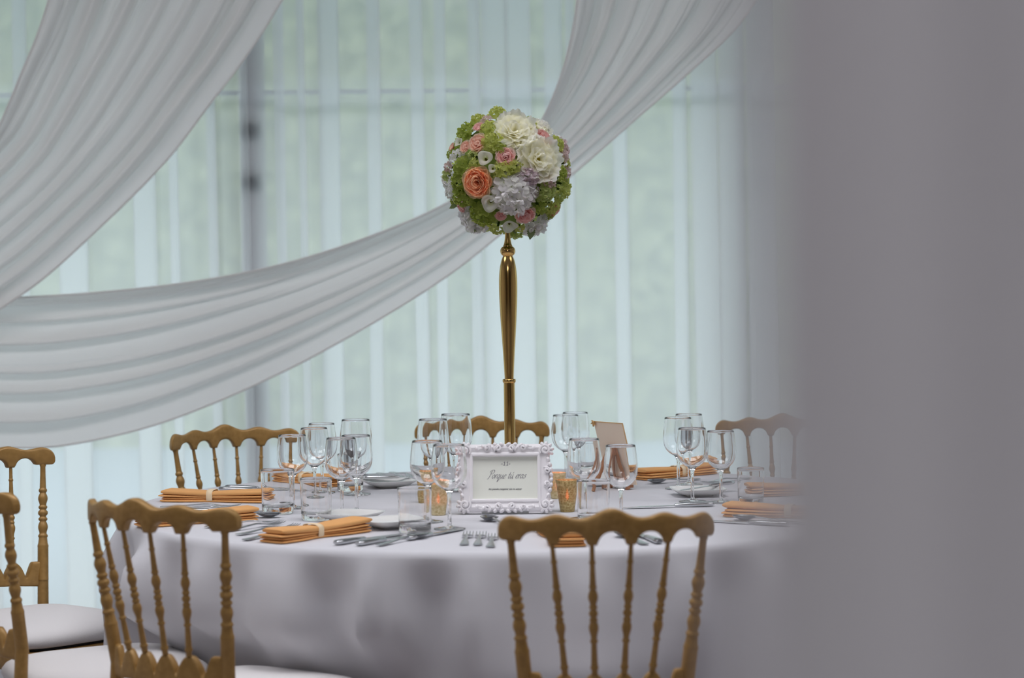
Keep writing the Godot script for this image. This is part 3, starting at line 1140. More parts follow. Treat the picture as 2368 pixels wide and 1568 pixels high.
	# a few serrated leaves hanging out underneath
	for q in [[1225, 556, 20, -100.0], [1190, 545, 14, -80.0], [1100, 541, 14, -120.0], [1045, 488, 12, -150.0]]:
		var x: float = (q[0] - 1173.0) / 940.0
		var y: float = -(q[1] - 409.0) / 940.0
		var L: float = q[2] / 940.0
		var d := Vector3(cos(deg_to_rad(q[3])), sin(deg_to_rad(q[3])), 0.25).normalized()
		var b := Basis(d.cross(Vector3.BACK).normalized(), d, d.cross(Vector3.BACK).normalized().cross(d))
		g = Geo.new()
		var left := []
		var rows := []
		for i in 13:
			var v := i / 12.0
			var w := 0.45 * sin(PI * pow(v, 0.8)) * (1.0 + (0.12 if i % 2 else -0.12))
			rows.push_back(PackedVector3Array([b * Vector3(-w * L, v * L * 1.6, 0.12 * w * L), b * Vector3(0, v * L * 1.6, 0), b * Vector3(w * L, v * L * 1.6, 0.12 * w * L)]))
		g.sheet(rows)
		obj("leaf", g, mats.foliage, t, Transform3D(Basis(), Vector3(x, y, 0.05) - d * L * 1.2))

func floret(a: Color, b: Color, seed_: int) -> Geo:
	var g := Geo.new()
	g.colored = true
	var r := RandomNumberGenerator.new()
	r.seed = seed_
	for k in 4:
		var an := TAU * k / 4.0
		var bs := Basis(Vector3.BACK, an)
		var rows := []
		for i in 5:
			var v := i / 4.0
			var row := PackedVector3Array()
			var w := 0.46 * pow(sin(PI * minf(0.1 + v * 0.75, 1.0)), 0.55)
			for j in 5:
				var u := -1.0 + 0.5 * j
				row.push_back(bs * Vector3(u * w * (0.5 + 0.5 * v), v * 0.95 * (1.0 - 0.12 * u * u), 0.16 * v * v + 0.10 * u * u * v + 0.08 * sin(u * 4.0 + k + seed_) * v))
			rows.push_back(row)
		for i in 4:
			g.col = b.lerp(a, i / 3.0)
			for j in 4:
				g.quad(rows[i][j], rows[i + 1][j], rows[i + 1][j + 1], rows[i][j + 1])
	g.col = a.lerp(lin(0.7, 0.75, 0.4), 0.5)
	g.lathe([Vector2(0.0, -0.02), Vector2(0.09, 0.02), Vector2(0.07, 0.09), Vector2(0, 0.11)], 6, Transform3D(Basis(Vector3.RIGHT, PI / 2), Vector3.ZERO))
	return g

func add_mesh(g: Geo, src: Geo, xf: Transform3D) -> void:
	for i in range(0, src.v.size(), 3):
		g.tric(xf * src.v[i], xf * src.v[i + 1], xf * src.v[i + 2], src.c[i], src.c[i + 1], src.c[i + 2])

# ------------------------------------------------------------------ picture frame with the table name
func ribbon(g: Geo, pts: Array, xf: Transform3D, thick := 1.0) -> void:    # a broad-nib pen stroke
	var cv := path2(pts, maxi(8, pts.size() * 5))
	var nib := Vector2(0.055, 0.032) * thick
	for i in cv.size() - 1:
		var a := cv[i]
		var b := cv[i + 1]
		var d := (b - a).normalized()
		var nrm := Vector2(-d.y, d.x) * 0.022 * thick
		var na := nib if nib.dot(Vector2(-d.y, d.x)) > 0 else -nib
		na += nrm
		var q := []
		for p in [a - na, b - na, b + na, a + na]:
			q.push_back(p)
		var z0 := 0.0
		var z1 := 1.0
		g.quad(xf * Vector3(q[0].x, q[0].y, z1), xf * Vector3(q[3].x, q[3].y, z1), xf * Vector3(q[2].x, q[2].y, z1), xf * Vector3(q[1].x, q[1].y, z1), 0)

func script_text(xf: Transform3D, scale: float) -> Geo:
	var V := func(l: Array) -> Array:
		var o := []
		for p in l:
			o.push_back(Vector2(p[0], p[1]))
		return o
	var L := {
		"P": [[[0.42, 2.05], [0.36, 1.3], [0.28, 0.5], [0.12, -0.05], [-0.12, -0.1]], [[0.0, 1.55], [0.12, 1.95], [0.5, 2.15], [0.9, 2.1], [1.05, 1.75], [0.9, 1.3], [0.6, 1.12], [0.36, 1.15]]],
		"o": [[[0.40, 1.0], [0.12, 0.78], [0.08, 0.3], [0.28, 0.0], [0.52, 0.18], [0.60, 0.62], [0.44, 0.98], [0.36, 0.92]]],
		"r": [[[0.10, 0.98], [0.12, 0.5], [0.10, 0.0]], [[0.11, 0.5], [0.22, 0.88], [0.40, 1.02], [0.50, 0.92]]],
		"q": [[[0.58, 0.85], [0.38, 1.0], [0.12, 0.75], [0.10, 0.25], [0.30, 0.0], [0.55, 0.3]], [[0.60, 1.0], [0.56, 0.2], [0.52, -0.9]], [[0.52, -0.9], [0.7, -0.4], [0.85, -0.1]]],
		"u": [[[0.08, 0.98], [0.08, 0.35], [0.20, 0.0], [0.42, 0.15], [0.58, 0.6]], [[0.60, 1.0], [0.58, 0.25], [0.70, 0.0], [0.84, 0.15]]],
		"e": [[[0.08, 0.42], [0.42, 0.55], [0.56, 0.82], [0.36, 1.0], [0.12, 0.70], [0.12, 0.22], [0.34, 0.0], [0.66, 0.22]]],
		"t": [[[0.26, 1.6], [0.20, 0.8], [0.18, 0.2], [0.32, 0.0], [0.52, 0.2]], [[0.02, 1.02], [0.26, 1.04], [0.48, 1.08]]],
		"'": [[[0.34, 1.30], [0.44, 1.45], [0.54, 1.62]]],
		"a": [[[0.58, 0.85], [0.38, 1.0], [0.12, 0.75], [0.10, 0.25], [0.28, 0.0], [0.54, 0.3]], [[0.62, 1.0], [0.58, 0.25], [0.68, 0.0], [0.84, 0.15]]],
		"s": [[[0.56, 0.82], [0.36, 1.0], [0.18, 0.78], [0.42, 0.45], [0.46, 0.15], [0.26, 0.0], [0.02, 0.14]]],
	}
	var adv := {"P": 0.95, "o": 0.70, "r": 0.54, "q": 0.80, "u": 0.82, "e": 0.66, "t": 0.55, "'": 0.0, "a": 0.84, "s": 0.62, " ": 0.55}
	var text := "Porque t'u eras"
	var total := 0.0
	for ch in text:
		total += adv[ch]
	var g := Geo.new()
	var x := -total / 2.0
	for ch in text:
		if L.has(ch):
			for s in L[ch]:
				var pts := []
				for p in V.call(s):
					pts.push_back(Vector2(x + p.x + 0.42 * p.y, p.y) * 1.0)
				ribbon(g, pts, xf * Transform3D(Basis().scaled(Vector3(scale, scale, 0.0004)), Vector3.ZERO))
		x += adv[ch]
	return g

func flat_text(text: String, size: float, shear: float, bold := false) -> ArrayMesh:
	var tm := TextMesh.new()
	var f := SystemFont.new()
	f.font_names = PackedStringArray(["Droid Serif"])
	f.font_weight = 700 if bold else 400
	tm.font = f
	tm.text = text
	tm.font_size = 48
	tm.pixel_size = size / 48.0
	tm.depth = 0.0004
	tm.curve_step = 1.0
	var arr := tm.surface_get_arrays(0)
	var vs: PackedVector3Array = arr[Mesh.ARRAY_VERTEX]
	for i in vs.size():
		vs[i] = vs[i] + Vector3(vs[i].y * shear, 0, 0)
	arr[Mesh.ARRAY_VERTEX] = vs
	var am := ArrayMesh.new()
	am.add_surface_from_arrays(Mesh.PRIMITIVE_TRIANGLES, arr)
	return am

func sign_frame() -> void:
	var t := thing("picture_frame", "ornate white picture frame holding the table name card", "picture frame", Vector3(-0.020, T + 0.001, 0.242), deg_to_rad(-2.0))
	var tilt := Node3D.new()
	var lean := Basis(Vector3.RIGHT, deg_to_rad(-12.0))
	tilt.free()
	var L := Transform3D(lean, Vector3.ZERO)
	var W := 0.113       # half-width
	var H := 0.164
	var ix := 0.0755      # half-width of the opening
	var y0 := 0.034
	var y1 := 0.134
	var fm: Material = mats.frame_white
	# moulding round the opening, mitred
	var g := Geo.new()
	var prof := [[0.0, 0.002], [0.0, 0.010], [0.002, 0.0125], [0.006, 0.0125], [0.008, 0.010], [0.010, 0.009], [0.020, 0.012], [0.026, 0.010], [0.029, 0.004], [0.029, 0.0]]
	var rings := []
	for p in prof:
		var o: float = p[0]
		var r := PackedVector3Array()
		for q in [[-ix - o, y0 - o], [ix + o, y0 - o], [ix + o, y1 + o], [-ix - o, y1 + o]]:
			r.push_back(Vector3(q[0], q[1], p[1]))
		rings.push_back(r)
	for i in rings.size() - 1:
		for j in 4:
			var k := (j + 1) % 4
			g.quad(rings[i][j], rings[i][k], rings[i + 1][k], rings[i + 1][j], i * 4 + j)
	g.flip()
	obj("moulding", g, fm, t, L)
	g = Geo.new()
	g.box(Vector3(-ix - 0.029, y0 - 0.029, -0.006), Vector3(ix + 0.029, y1 + 0.029, 0.001))
	obj("backing", g, fm, t, L)
	g = Geo.new()
	g.box(Vector3(-ix, y0, 0.001), Vector3(ix, y1, 0.0022))
	obj("name_card", g, mats.card, t, L)
	# scrollwork
	var scroll := func(gg: Geo, c: Vector2, r0: float, turns: float, a0: float, dirn: float, tail: Array, th: float) -> void:
		var pts := []
		var rad := []
		var n := 26
		for i in n + 1:
			var f := float(i) / n
			var a := a0 + dirn * TAU * turns * f
			var r := r0 * (0.12 + 0.88 * f)
			pts.push_back(Vector3(c.x + cos(a) * r, c.y + sin(a) * r, 0.012 + 0.004 * (1.0 - f)))
			rad.push_back(th * (1.15 - 0.3 * f))
		for p in tail:
			pts.push_back(Vector3(p[0], p[1], 0.010))
			rad.push_back(th * 0.7)
		gg.tube(pts, rad, 8)
	var dab := func(gg: Geo, c: Vector2, a: float, b: float, h: float, rot: float) -> void:
		var pr := []
		for i in 7:
			var q := PI * 0.5 * i / 6.0
			pr.push_back(Vector2(cos(q), sin(q)))
		gg.lathe(pr, 14, Transform3D(Basis(Vector3.BACK, rot) * Basis(Vector3.RIGHT, PI / 2).scaled(Vector3.ONE), Vector3(c.x, c.y, 0.006)) * Transform3D(Basis().scaled(Vector3(a, h, b)), Vector3.ZERO))
	for sx in [-1.0, 1.0]:
		for sy in [-1.0, 1.0]:      # corners: volute with leaf lobes
			g = Geo.new()
			var cy: float = (y0 + y1) / 2 + sy * 0.064
			var c := Vector2(sx * 0.094, cy)
			scroll.call(g, c, 0.0135, 1.6, 0.0 if sx > 0 else PI, sx * sy, [], 0.0036)
			dab.call(g, c, 0.0055, 0.0055, 0.013, 0.0)
			for k in 5:
				var a := PI * 0.25 + (k - 2) * 0.62
				var d := Vector2(cos(a) * sx, sin(a) * sy)
				dab.call(g, c + d * 0.0145, 0.0072, 0.0046, 0.010, atan2(d.y, d.x))
			obj("corner_scroll", g, fm, t, L)
	for s in [-1.0, 1.0]:           # top and bottom crests, side crests
		g = Geo.new()
		var yy: float = (y0 + y1) / 2 + s * 0.068
		for sx in [-1.0, 1.0]:
			scroll.call(g, Vector2(sx * 0.016, yy), 0.0085, 1.4, PI / 2, -sx * s, [[sx * 0.03, yy + s * 0.004], [sx * 0.046, yy + s * 0.002], [sx * 0.066, yy - s * 0.002]], 0.0032)
			scroll.call(g, Vector2(sx * 0.042, yy + s * 0.002), 0.007, 1.3, 0.0, sx * s, [[sx * 0.052, yy + s * 0.006], [sx * 0.07, yy + s * 0.004]], 0.0028)
			for k in 5:
				dab.call(g, Vector2(sx * (0.008 + 0.0145 * k), yy + s * (0.010 - 0.0006 * k * k)), 0.0068, 0.0048, 0.010, s * sx * (0.5 + 0.2 * k))
		obj("crest_scroll", g, fm, t, L)
		g = Geo.new()
		var xx: float = s * 0.098
		for sy in [-1.0, 1.0]:
			scroll.call(g, Vector2(xx, (y0 + y1) / 2 + sy * 0.016), 0.008, 1.4, 0.0, s * sy, [[xx + s * 0.004, (y0 + y1) / 2 + sy * 0.03], [xx, (y0 + y1) / 2 + sy * 0.046]], 0.0030)
			for k in 4:
				dab.call(g, Vector2(xx + s * (0.010 - 0.0008 * k * k), (y0 + y1) / 2 + sy * (0.006 + 0.012 * k)), 0.0048, 0.0068, 0.010, 0.4 * s * sy)
		obj("side_scroll", g, fm, t, L)
	# little feet so that the frame rests on the cloth, and the strut behind
	g = Geo.new()
	for sx in [-1.0, 1.0]:
		g.box(Vector3(sx * 0.07 - 0.015, 0.0, -0.004), Vector3(sx * 0.07 + 0.015, 0.012, 0.006), L)
	g.box(Vector3(-0.02, 0.0, -0.002), Vector3(0.02, 0.12, 0.002), Transform3D(Basis(Vector3.RIGHT, deg_to_rad(17.0)), Vector3(0, 0.0, -0.062)))
	obj("strut", g, fm, t)
	# lettering
	var im: Material = mats.ink
	var o := obj("lettering", flat_text("-11-", 0.0125, 0.14), im, t, L * Transform3D(Basis(), Vector3(0.0015, y1 - 0.0165, 0.0026)))
	o.set_meta("label", "table number 11")
	obj("lettering", script_text(Transform3D(), 0.0092), im, t, L * Transform3D(Basis(), Vector3(0.003, y1 - 0.0515, 0.0024)))
	obj("lettering", flat_text("No puedo respirar sin tu amor", 0.0054, 0.30, false), mats.ink_dark, t, L * Transform3D(Basis(), Vector3(0.0, y0 + 0.0235, 0.0026)))

# ------------------------------------------------------------------ glasses
func wine_glass(label: String) -> Node3D:
	var t := thing("wine_glass", label, "wine glass", Vector3.ZERO, 0.0, "stemmed glasses on the table")
	var g := Geo.new()
	var pr := []
	for q in [[0.0105, 0.086], [0.0200, 0.0915], [0.0300, 0.1005], [0.0365, 0.1130], [0.0390, 0.1265], [0.0388, 0.1400], [0.0374, 0.1570], [0.0352, 0.1730], [0.0340, 0.1830]]:
		pr.push_back(Vector2(q[0], q[1]))
	var c := path2(pr, 30)
	pr = []
	for p in c:
		pr.push_back(p)
	pr.push_back(Vector2(0.0337, 0.1836))
	for i in 30:         # the inside, a wall's thickness in
		var k := 29 - i
		var f := 1.0 - k / 29.0
		pr.push_back(Vector2(maxf(c[k].x - lerpf(0.0011, 0.0016, f), 0.0), maxf(c[k].y, 0.0872) + 0.0010 * f))
	pr.push_back(Vector2(0.0, 0.0875))
	g.lathe(pr, 48)
	obj("bowl", g, mats.glass_solid, t)
	g = Geo.new()
	g.lathe([Vector2(0.0044, 0.012), Vector2(0.0040, 0.03), Vector2(0.0040, 0.06), Vector2(0.0048, 0.074), Vector2(0.0068, 0.081), Vector2(0.0105, 0.086)], 24)
	obj("stem", g, mats.glass_solid, t)
	g = Geo.new()
	g.lathe([Vector2(0.0, 0.0004), Vector2(0.0330, 0.0004), Vector2(0.0345, 0.0012), Vector2(0.0340, 0.0024), Vector2(0.0220, 0.0040), Vector2(0.0100, 0.0065), Vector2(0.0055, 0.0095), Vector2(0.0044, 0.012)], 40)
	obj("foot", g, mats.glass_solid, t)
	return t

func tumbler(label: String) -> Node3D:
	var t := thing("tumbler", label, "tumbler", Vector3.ZERO, 0.0, "water tumblers on the table")
	var g := Geo.new()
	g.lathe([Vector2(0.0355, 0.019), Vector2(0.0357, 0.025), Vector2(0.0360, 0.045), Vector2(0.0370, 0.080), Vector2(0.03745, 0.096), Vector2(0.0375, 0.0985), Vector2(0.0371, 0.0992), Vector2(0.0362, 0.0988), Vector2(0.03595, 0.0978), Vector2(0.0358, 0.090), Vector2(0.0350, 0.06), Vector2(0.0339, 0.024), Vector2(0.0336, 0.0195), Vector2(0.0300, 0.0160), Vector2(0.0, 0.0145)], 48)
	obj("wall", g, mats.glass_solid, t)
	g = Geo.new()
	g.lathe([Vector2(0.0, 0.0004), Vector2(0.0320, 0.0004), Vector2(0.0342, 0.0020), Vector2(0.0350, 0.0060), Vector2(0.0355, 0.0190)], 48)
	obj("base", g, mats.glass_solid, t)
	return t

func glasses() -> void:
	var w := [
		[-0.533, 0.068, 0.97, "wine glass in front of the right end of the back-left chair's rail"],
		[-0.499, -0.142, 0.98, "wine glass behind and right of the glass before the back-left chair"],
		[-0.494, -0.304, 0.98, "wine glass farthest back in the left group of glasses, left of the tallest"],
		[-0.402, -0.249, 1.05, "tallest wine glass at the right end of the left group of glasses"],
		[-0.401, 0.251, 1.0, "front wine glass of the left group, its foot behind the low tumbler"],
		[-0.372, 0.174, 1.0, "wine glass just behind and right of the front one of the left group"],
		[-0.204, -0.235, 1.05, "wine glass before the left end of the rail of the chair behind the stand"],
		[-0.148, -0.312, 1.09, "tall wine glass at the left shoulder of the white picture frame, far row"],
		[-0.195, 0.395, 1.01, "wine glass behind the tumbler left of the white picture frame"],
		[-0.142, 0.535, 1.02, "wine glass at the front, touching the left side of the picture frame in view"],
		[0.141, -0.513, 0.99, "wine glass behind the right of the picture frame, left of a matching pair"],
		[0.169, -0.583, 1.0, "wine glass behind the right of the picture frame, right of a matching pair"],
		[0.162, 0.359, 1.0, "wine glass right behind the gold mosaic candle cup"],
		[0.239, 0.487, 0.97, "wine glass in front of the cream menu card"],
		[0.426, -0.305, 1.01, "leftmost wine glass of the right-hand group"],
		[0.462, -0.405, 1.02, "wine glass in the middle of the right-hand group, farthest back"],
		[0.436, 0.018, 0.985, "front wine glass of the right-hand group, beside the square plate"],
		[0.503, 0.045, 0.955, "wine glass half veiled by the near drape"],
	]
	var first: Node3D = null
	for q in w:
		var at := Vector3(q[0], T, q[1])
		var o: Node3D
		if first == null:
			first = wine_glass(q[3])
			o = first
			o.position = at
		else:
			o = copy_of(first, q[3], at, 0.0)
		o.scale = Vector3.ONE * q[2]
	var tb := [
		[-0.558, 0.18, 1.06, "tall water tumbler right of the left-hand napkin"],
		[-0.454, 0.327, 0.98, "water tumbler behind the front napkin with the pale band"],
		[-0.216, 0.593, 1.0, "water tumbler at the front, left of the picture frame"],
		[0.178, 0.470, 1.0, "water tumbler right of the gold mosaic candle cup"],
		[0.572, 0.075, 0.88, "water tumbler veiled by the near drape"],
		[-0.425, -0.345, 0.95, "water tumbler at the back of the left group of glasses"],
		[0.212, -0.640, 0.95, "water tumbler far behind the candle cups, left of the menu card"],
	]
	first = null
	for q in tb:
		var at := Vector3(q[0], T, q[1])
		var o: Node3D
		if first == null:
			first = tumbler(q[3])
			o = first
			o.position = at
		else:
			o = copy_of(first, q[3], at, 0.0)
		o.scale = Vector3.ONE * q[2]

# ------------------------------------------------------------------ candles
func candles() -> void:
	var spec := [
		[0.126, 0.205, 1.0, 0, "gold mosaic candle cup right of the picture frame"],
		[0.108, -0.10, 0.86, 1, "small pale candle cup just behind the gold mosaic one"],
		[-0.176, 0.248, 0.98, 1, "pale gold candle cup left of the picture frame"],
		[-0.214, -0.02, 0.95, 0, "gold mosaic candle cup seen through the glasses left of the frame"],
	]
	for s in spec:
		var t := thing("candle_cup", s[4], "candle holder", Vector3(s[0], T, s[1]), 0.0, "lit candle cups round the centrepiece")
		var k: float = s[2]
		var g := Geo.new()
		var outer := [Vector2(0.0, 0.0004), Vector2(0.0162, 0.0004), Vector2(0.0172, 0.003), Vector2(0.0195, 0.020), Vector2(0.0228, 0.045), Vector2(0.0258, 0.066), Vector2(0.0275, 0.075), Vector2(0.0268, 0.0758), Vector2(0.0262, 0.075), Vector2(0.0240, 0.062), Vector2(0.0205, 0.036), Vector2(0.0175, 0.010), Vector2(0.0, 0.008)]
		var p := []
		for q in outer:
			p.push_back(q * k)
		g.lathe(p, 40)
		obj("cup", g, mats.mercury if s[3] == 0 else mats.mercury_pale, t)
		g = Geo.new()
		p = []
		for q in [Vector2(0, 0.0085), Vector2(0.0165, 0.0085), Vector2(0.0178, 0.026), Vector2(0.016, 0.027), Vector2(0, 0.0265)]:
			p.push_back(q * k)
		g.lathe(p, 24)
		obj("tea_light", g, mats.wax, t)
		g = Geo.new()
		p = []
		for q in [[0.0, 0.028], [0.0028, 0.031], [0.0038, 0.036], [0.003, 0.043], [0.0014, 0.050], [0.0, 0.056]]:
			p.push_back(Vector2(q[0], q[1]) * k)
		g.lathe(p, 12)
		obj("flame", g, mats.flame, t)
		var l := OmniLight3D.new()
		l.name = "glow"
		l.light_color = Color(1.0, 0.5, 0.2)
		l.light_energy = 0.0006
		l.light_size = 0.003
		l.omni_range = 12.0
		l.omni_attenuation = 2.0
		l.shadow_enabled = true
		t.add_child(l)
		l.position = Vector3(0, 0.040 * k, 0)

# ------------------------------------------------------------------ menu card on its easel
func menu() -> void:
	var at := Vector3(0.250, T, -0.306)
	var turn := deg_to_rad(127.7)
	var t := thing("easel", "small wooden easel holding up the cream menu card", "easel", at, turn)
	var pm: Material = mats.pine
	var leg := func(a: Vector3, b: Vector3) -> void:
		var g := Geo.new()
		var d := (b - a).normalized()
		var x := d.cross(Vector3.BACK).normalized()
		var xf := Transform3D(Basis(x, d, x.cross(d)), a)
		g.box(Vector3(-0.0060, 0, -0.0035), Vector3(0.0060, (b - a).length(), 0.003), xf)
		obj("leg", g, pm, t)
	leg.call(Vector3(-0.036, 0.001, 0.03), Vector3(-0.006, 0.104, 0.004))
	leg.call(Vector3(0.036, 0.001, 0.03), Vector3(0.006, 0.104, 0.004))
	leg.call(Vector3(0.0, 0.001, -0.058), Vector3(0.0, 0.102, -0.006))
	var g := Geo.new()
	g.box(Vector3(-0.036, 0.005, 0.026), Vector3(0.036, 0.012, 0.048))
	obj("ledge", g, pm, t)
	g = Geo.new()
	g.box(Vector3(-0.011, 0.086, -0.007), Vector3(0.011, 0.108, 0.007))
	obj("hinge_block", g, pm, t)
	# the card leans on the far side of the legs, its blank back towards us
	var c := thing("menu_card", "cream menu card with a tied corner, leaning on the small easel", "card", at + Basis(Vector3.UP, turn) * Vector3(0, 0.0125, 0.041), turn)
	var lean := Transform3D(Basis(Vector3.RIGHT, deg_to_rad(-16.0)), Vector3(0, 0.001, 0.0))
	g = Geo.new()
	g.box(Vector3(-0.058, 0.0, -0.001), Vector3(0.058, 0.168, 0.001))
	obj("sheet", g, mats.cream_card, c, lean)
	g = Geo.new()
	g.box(Vector3(-0.0588, 0.03, -0.0022), Vector3(-0.0570, 0.1686, -0.0009))
	g.box(Vector3(-0.0588, 0.167, -0.0022), Vector3(0.0588, 0.1688, -0.0009))
	obj("ribbon_edge", g, mats.ribbon, c, lean)
	g = Geo.new()
	for k in 5:
		var a := TAU * k / 5.0
		g.tube([Vector3(0.055, 0.164, -0.003), Vector3(0.055 + 0.008 * cos(a), 0.164 + 0.008 * sin(a), -0.006), Vector3(0.055 + 0.004 * cos(a + 0.7), 0.164 + 0.004 * sin(a + 0.7), -0.004)], [0.0022], 6)
	obj("ribbon_knot", g, mats.ribbon, c, lean)

# ------------------------------------------------------------------ napkins
func flat_loft(st: Array, seg := 20, pw := 0.5) -> Geo:         # stations (z, centre height, half-width, half-thickness)
	var g := Geo.new()
	var rings := []
	for s in st:
		var r := PackedVector3Array()
		for i in seg:
			var a := TAU * i / seg
			var cc := cos(a)
			var sn := sin(a)
			r.push_back(Vector3(s[2] * signf(cc) * pow(absf(cc), pw) + (s[4] if s.size() > 4 else 0.0), s[1] + s[3] * signf(sn) * pow(absf(sn), pw), s[0]))
		rings.push_back(r)
	g.loft(rings, true, true, true)
	return g.solid()

func make_napkin(label: String) -> Node3D:
	var t := thing("napkin", label, "napkin", Vector3.ZERO, 0.0, "folded apricot napkins at the place settings")
	var L := 0.275
	# layers from the bottom: height, thickness, half-width, phase
	for q in [[0.0036, 0.0034, 0.037, 0.0], [0.0094, 0.0031, 0.0365, 0.7], [0.0150, 0.0031, 0.037, 1.6], [0.0235, 0.0066, 0.034, 2.4]]:
		var st := []
		for i in 29:
			var s := i / 28.0
			var e := clampf(minf(s, 1.0 - s) / 0.03, 0.0, 1.0)
			var pinch := exp(-pow((s - 0.46) / 0.16, 2.0))
			var w: float = q[2] * (1.0 - 0.34 * pinch) * (0.90 + 0.10 * sqrt(e)) + 0.0008 * sin(s * 9.0 + q[3])
			var h: float = q[1] * (0.55 + 0.45 * sqrt(e))
			var y: float = q[0] * (1.0 - 0.10 * pinch) + (0.0007 * sin(s * 5.0 + q[3]) + 0.0022 * pow(absf(s - 0.46) * 2.0, 2.5)) * ss(0.005, 0.026, q[0])
			st.push_back([(s - 0.5) * L + 0.004 * sin(q[3] * 3.0), y, w, h, 0.003 * sin(q[3] * 2.0)])
		obj("fold", flat_loft(st, 20, 0.6), mats.napkin, t)
	var g := Geo.new()
	var st2 := []
	var inner := []
	var zc := -0.011
	var rings := []
	for z in [[-0.008, 0.0], [-0.0075, 0.0012], [0.0075, 0.0012], [0.008, 0.0]]:
		var r := PackedVector3Array()
		for i in 28:
			var a := TAU * i / 28.0
			var cc := cos(a)
			var sn := sin(a)
			r.push_back(Vector3((0.0255 + z[1]) * signf(cc) * pow(absf(cc), 0.55), 0.0150 + (0.0146 + z[1]) * signf(sn) * pow(absf(sn), 0.6), zc + z[0]))
		rings.push_back(r)
	g.loft(rings, true, false, false)
	obj("napkin_band", g.solid(), mats.band, t)
	return t

func napkins() -> void:
	# outer end to inner end on the cloth
	var spec := [
		[Vector2(-0.515, 0.762), Vector2(-0.335, 0.545), "apricot napkin at the front edge of the table, left of the cutlery"],
		[Vector2(-0.845, 0.425), Vector2(-0.605, 0.300), "apricot napkin whose end sticks out right of the front-left chair's rail"],
		[Vector2(-0.880, -0.145), Vector2(-0.605, -0.090), "apricot napkin at the far left of the table, seen from its long side"],
		[Vector2(-0.640, -0.660), Vector2(-0.460, -0.470), "apricot napkin behind the left group of glasses"],
		[Vector2(0.535, -0.730), Vector2(0.350, -0.560), "apricot napkin on the far side, right of the menu card"],
		[Vector2(0.845, -0.150), Vector2(0.590, -0.105), "apricot napkin at right, farther of two behind the near drape"],
		[Vector2(0.735, 0.420), Vector2(0.500, 0.330), "apricot napkin at right, nearer of two behind the near drape"],
		[Vector2(0.112, 0.880), Vector2(0.085, 0.610), "apricot napkin seen through the arch of the nearest chair"],
	]
	var first: Node3D = null
	for s in spec:
		var d: Vector2 = s[1] - s[0]
		var turn := atan2(-d.x, -d.y)      # local -Z runs inward
		var m: Vector2 = (s[0] + s[1]) / 2.0
		var at := Vector3(m.x, T, m.y)
		if first == null:
			first = make_napkin(s[2])
			first.position = at
			first.rotation.y = turn + PI
		else:
			copy_of(first, s[2], at, turn + PI)

# ------------------------------------------------------------------ plates
func make_plate(label: String) -> Node3D:
	var t := thing("side_plate", label, "plate", Vector3.ZERO, 0.0, "square white side plates")
	var g := Geo.new()
	g.lathe([Vector2(0.0, 0.0045), Vector2(0.030, 0.0042), Vector2(0.030, 0.0005), Vector2(0.034, 0.0005), Vector2(0.036, 0.0042), Vector2(0.050, 0.0075), Vector2(0.062, 0.0145), Vector2(0.0665, 0.0185), Vector2(0.0668, 0.0198), Vector2(0.0655, 0.0200), Vector2(0.060, 0.0170), Vector2(0.049, 0.0108), Vector2(0.036, 0.0082), Vector2(0.0, 0.0080)], 64, Transform3D(), 4.5)
	obj("dish", g, mats.china, t)
	return t

func plates() -> void:
	var spec := [
		[-0.33, -0.44, 20.0, "square white side plate behind the left glasses, a knife across it"],
		[-0.375, 0.345, 62.0, "square white side plate behind the front napkin, its corner pointing right"],
		[-0.275, 0.490, 30.0, "square white side plate between the front napkin and the front tumbler"],
		[0.462, -0.130, 8.0, "square white side plate at right beside the front wine glass"],
		[0.240, -0.470, 20.0, "square white side plate behind the menu card"],
		[-0.62, -0.10, 40.0, "square white side plate left of the tall tumbler"],
	]
	var first: Node3D = null
	for s in spec:
		var at := Vector3(s[0], T, s[1])
		if s[3].ends_with("tall tumbler"):
			continue
		if first == null:
			first = make_plate(s[3])
			first.position = at
			first.rotation.y = deg_to_rad(s[2])
		else:
			copy_of(first, s[3], at, deg_to_rad(s[2]))

# ------------------------------------------------------------------ cutlery (handle end at the origin, running along -Z)
func make_fork(label: String) -> Node3D:
	var t := thing("fork", label, "fork", Vector3.ZERO, 0.0, "forks laid left of the napkins")
	var st := []
	for q in [[0.0, 0.0030, 0.0075, 0.0010], [0.004, 0.0030, 0.0100, 0.0016], [0.03, 0.0032, 0.0085, 0.0018], [0.07, 0.0058, 0.0045, 0.0018], [0.105, 0.0085, 0.0030, 0.0020], [0.122, 0.0082, 0.0036, 0.0018]]:
		st.push_back([-q[0], q[1], q[2], q[3]])
	obj("handle", flat_loft(st, 12, 0.8), mats.steel, t)
	st = []
	for q in [[0.120, 0.0082, 0.0036, 0.0018], [0.132, 0.0066, 0.0105, 0.0015], [0.142, 0.0045, 0.0122, 0.0013], [0.152, 0.0032, 0.0124, 0.0012]]:
		st.push_back([-q[0], q[1], q[2], q[3]])
	obj("head", flat_loft(st, 12, 0.8), mats.steel, t)
	for k in 4:
		var x := -0.0102 + 0.0068 * k
		st = []
		for q in [[0.150, 0.0033, 0.0017, 0.0012], [0.170, 0.0026, 0.0016, 0.0011], [0.188, 0.0048, 0.0013, 0.0009], [0.197, 0.0075, 0.0006, 0.0005]]:
			st.push_back([-q[0], q[1], q[2], q[3], x])
		obj("tine", flat_loft(st, 8, 1.0), mats.steel, t)
	return t

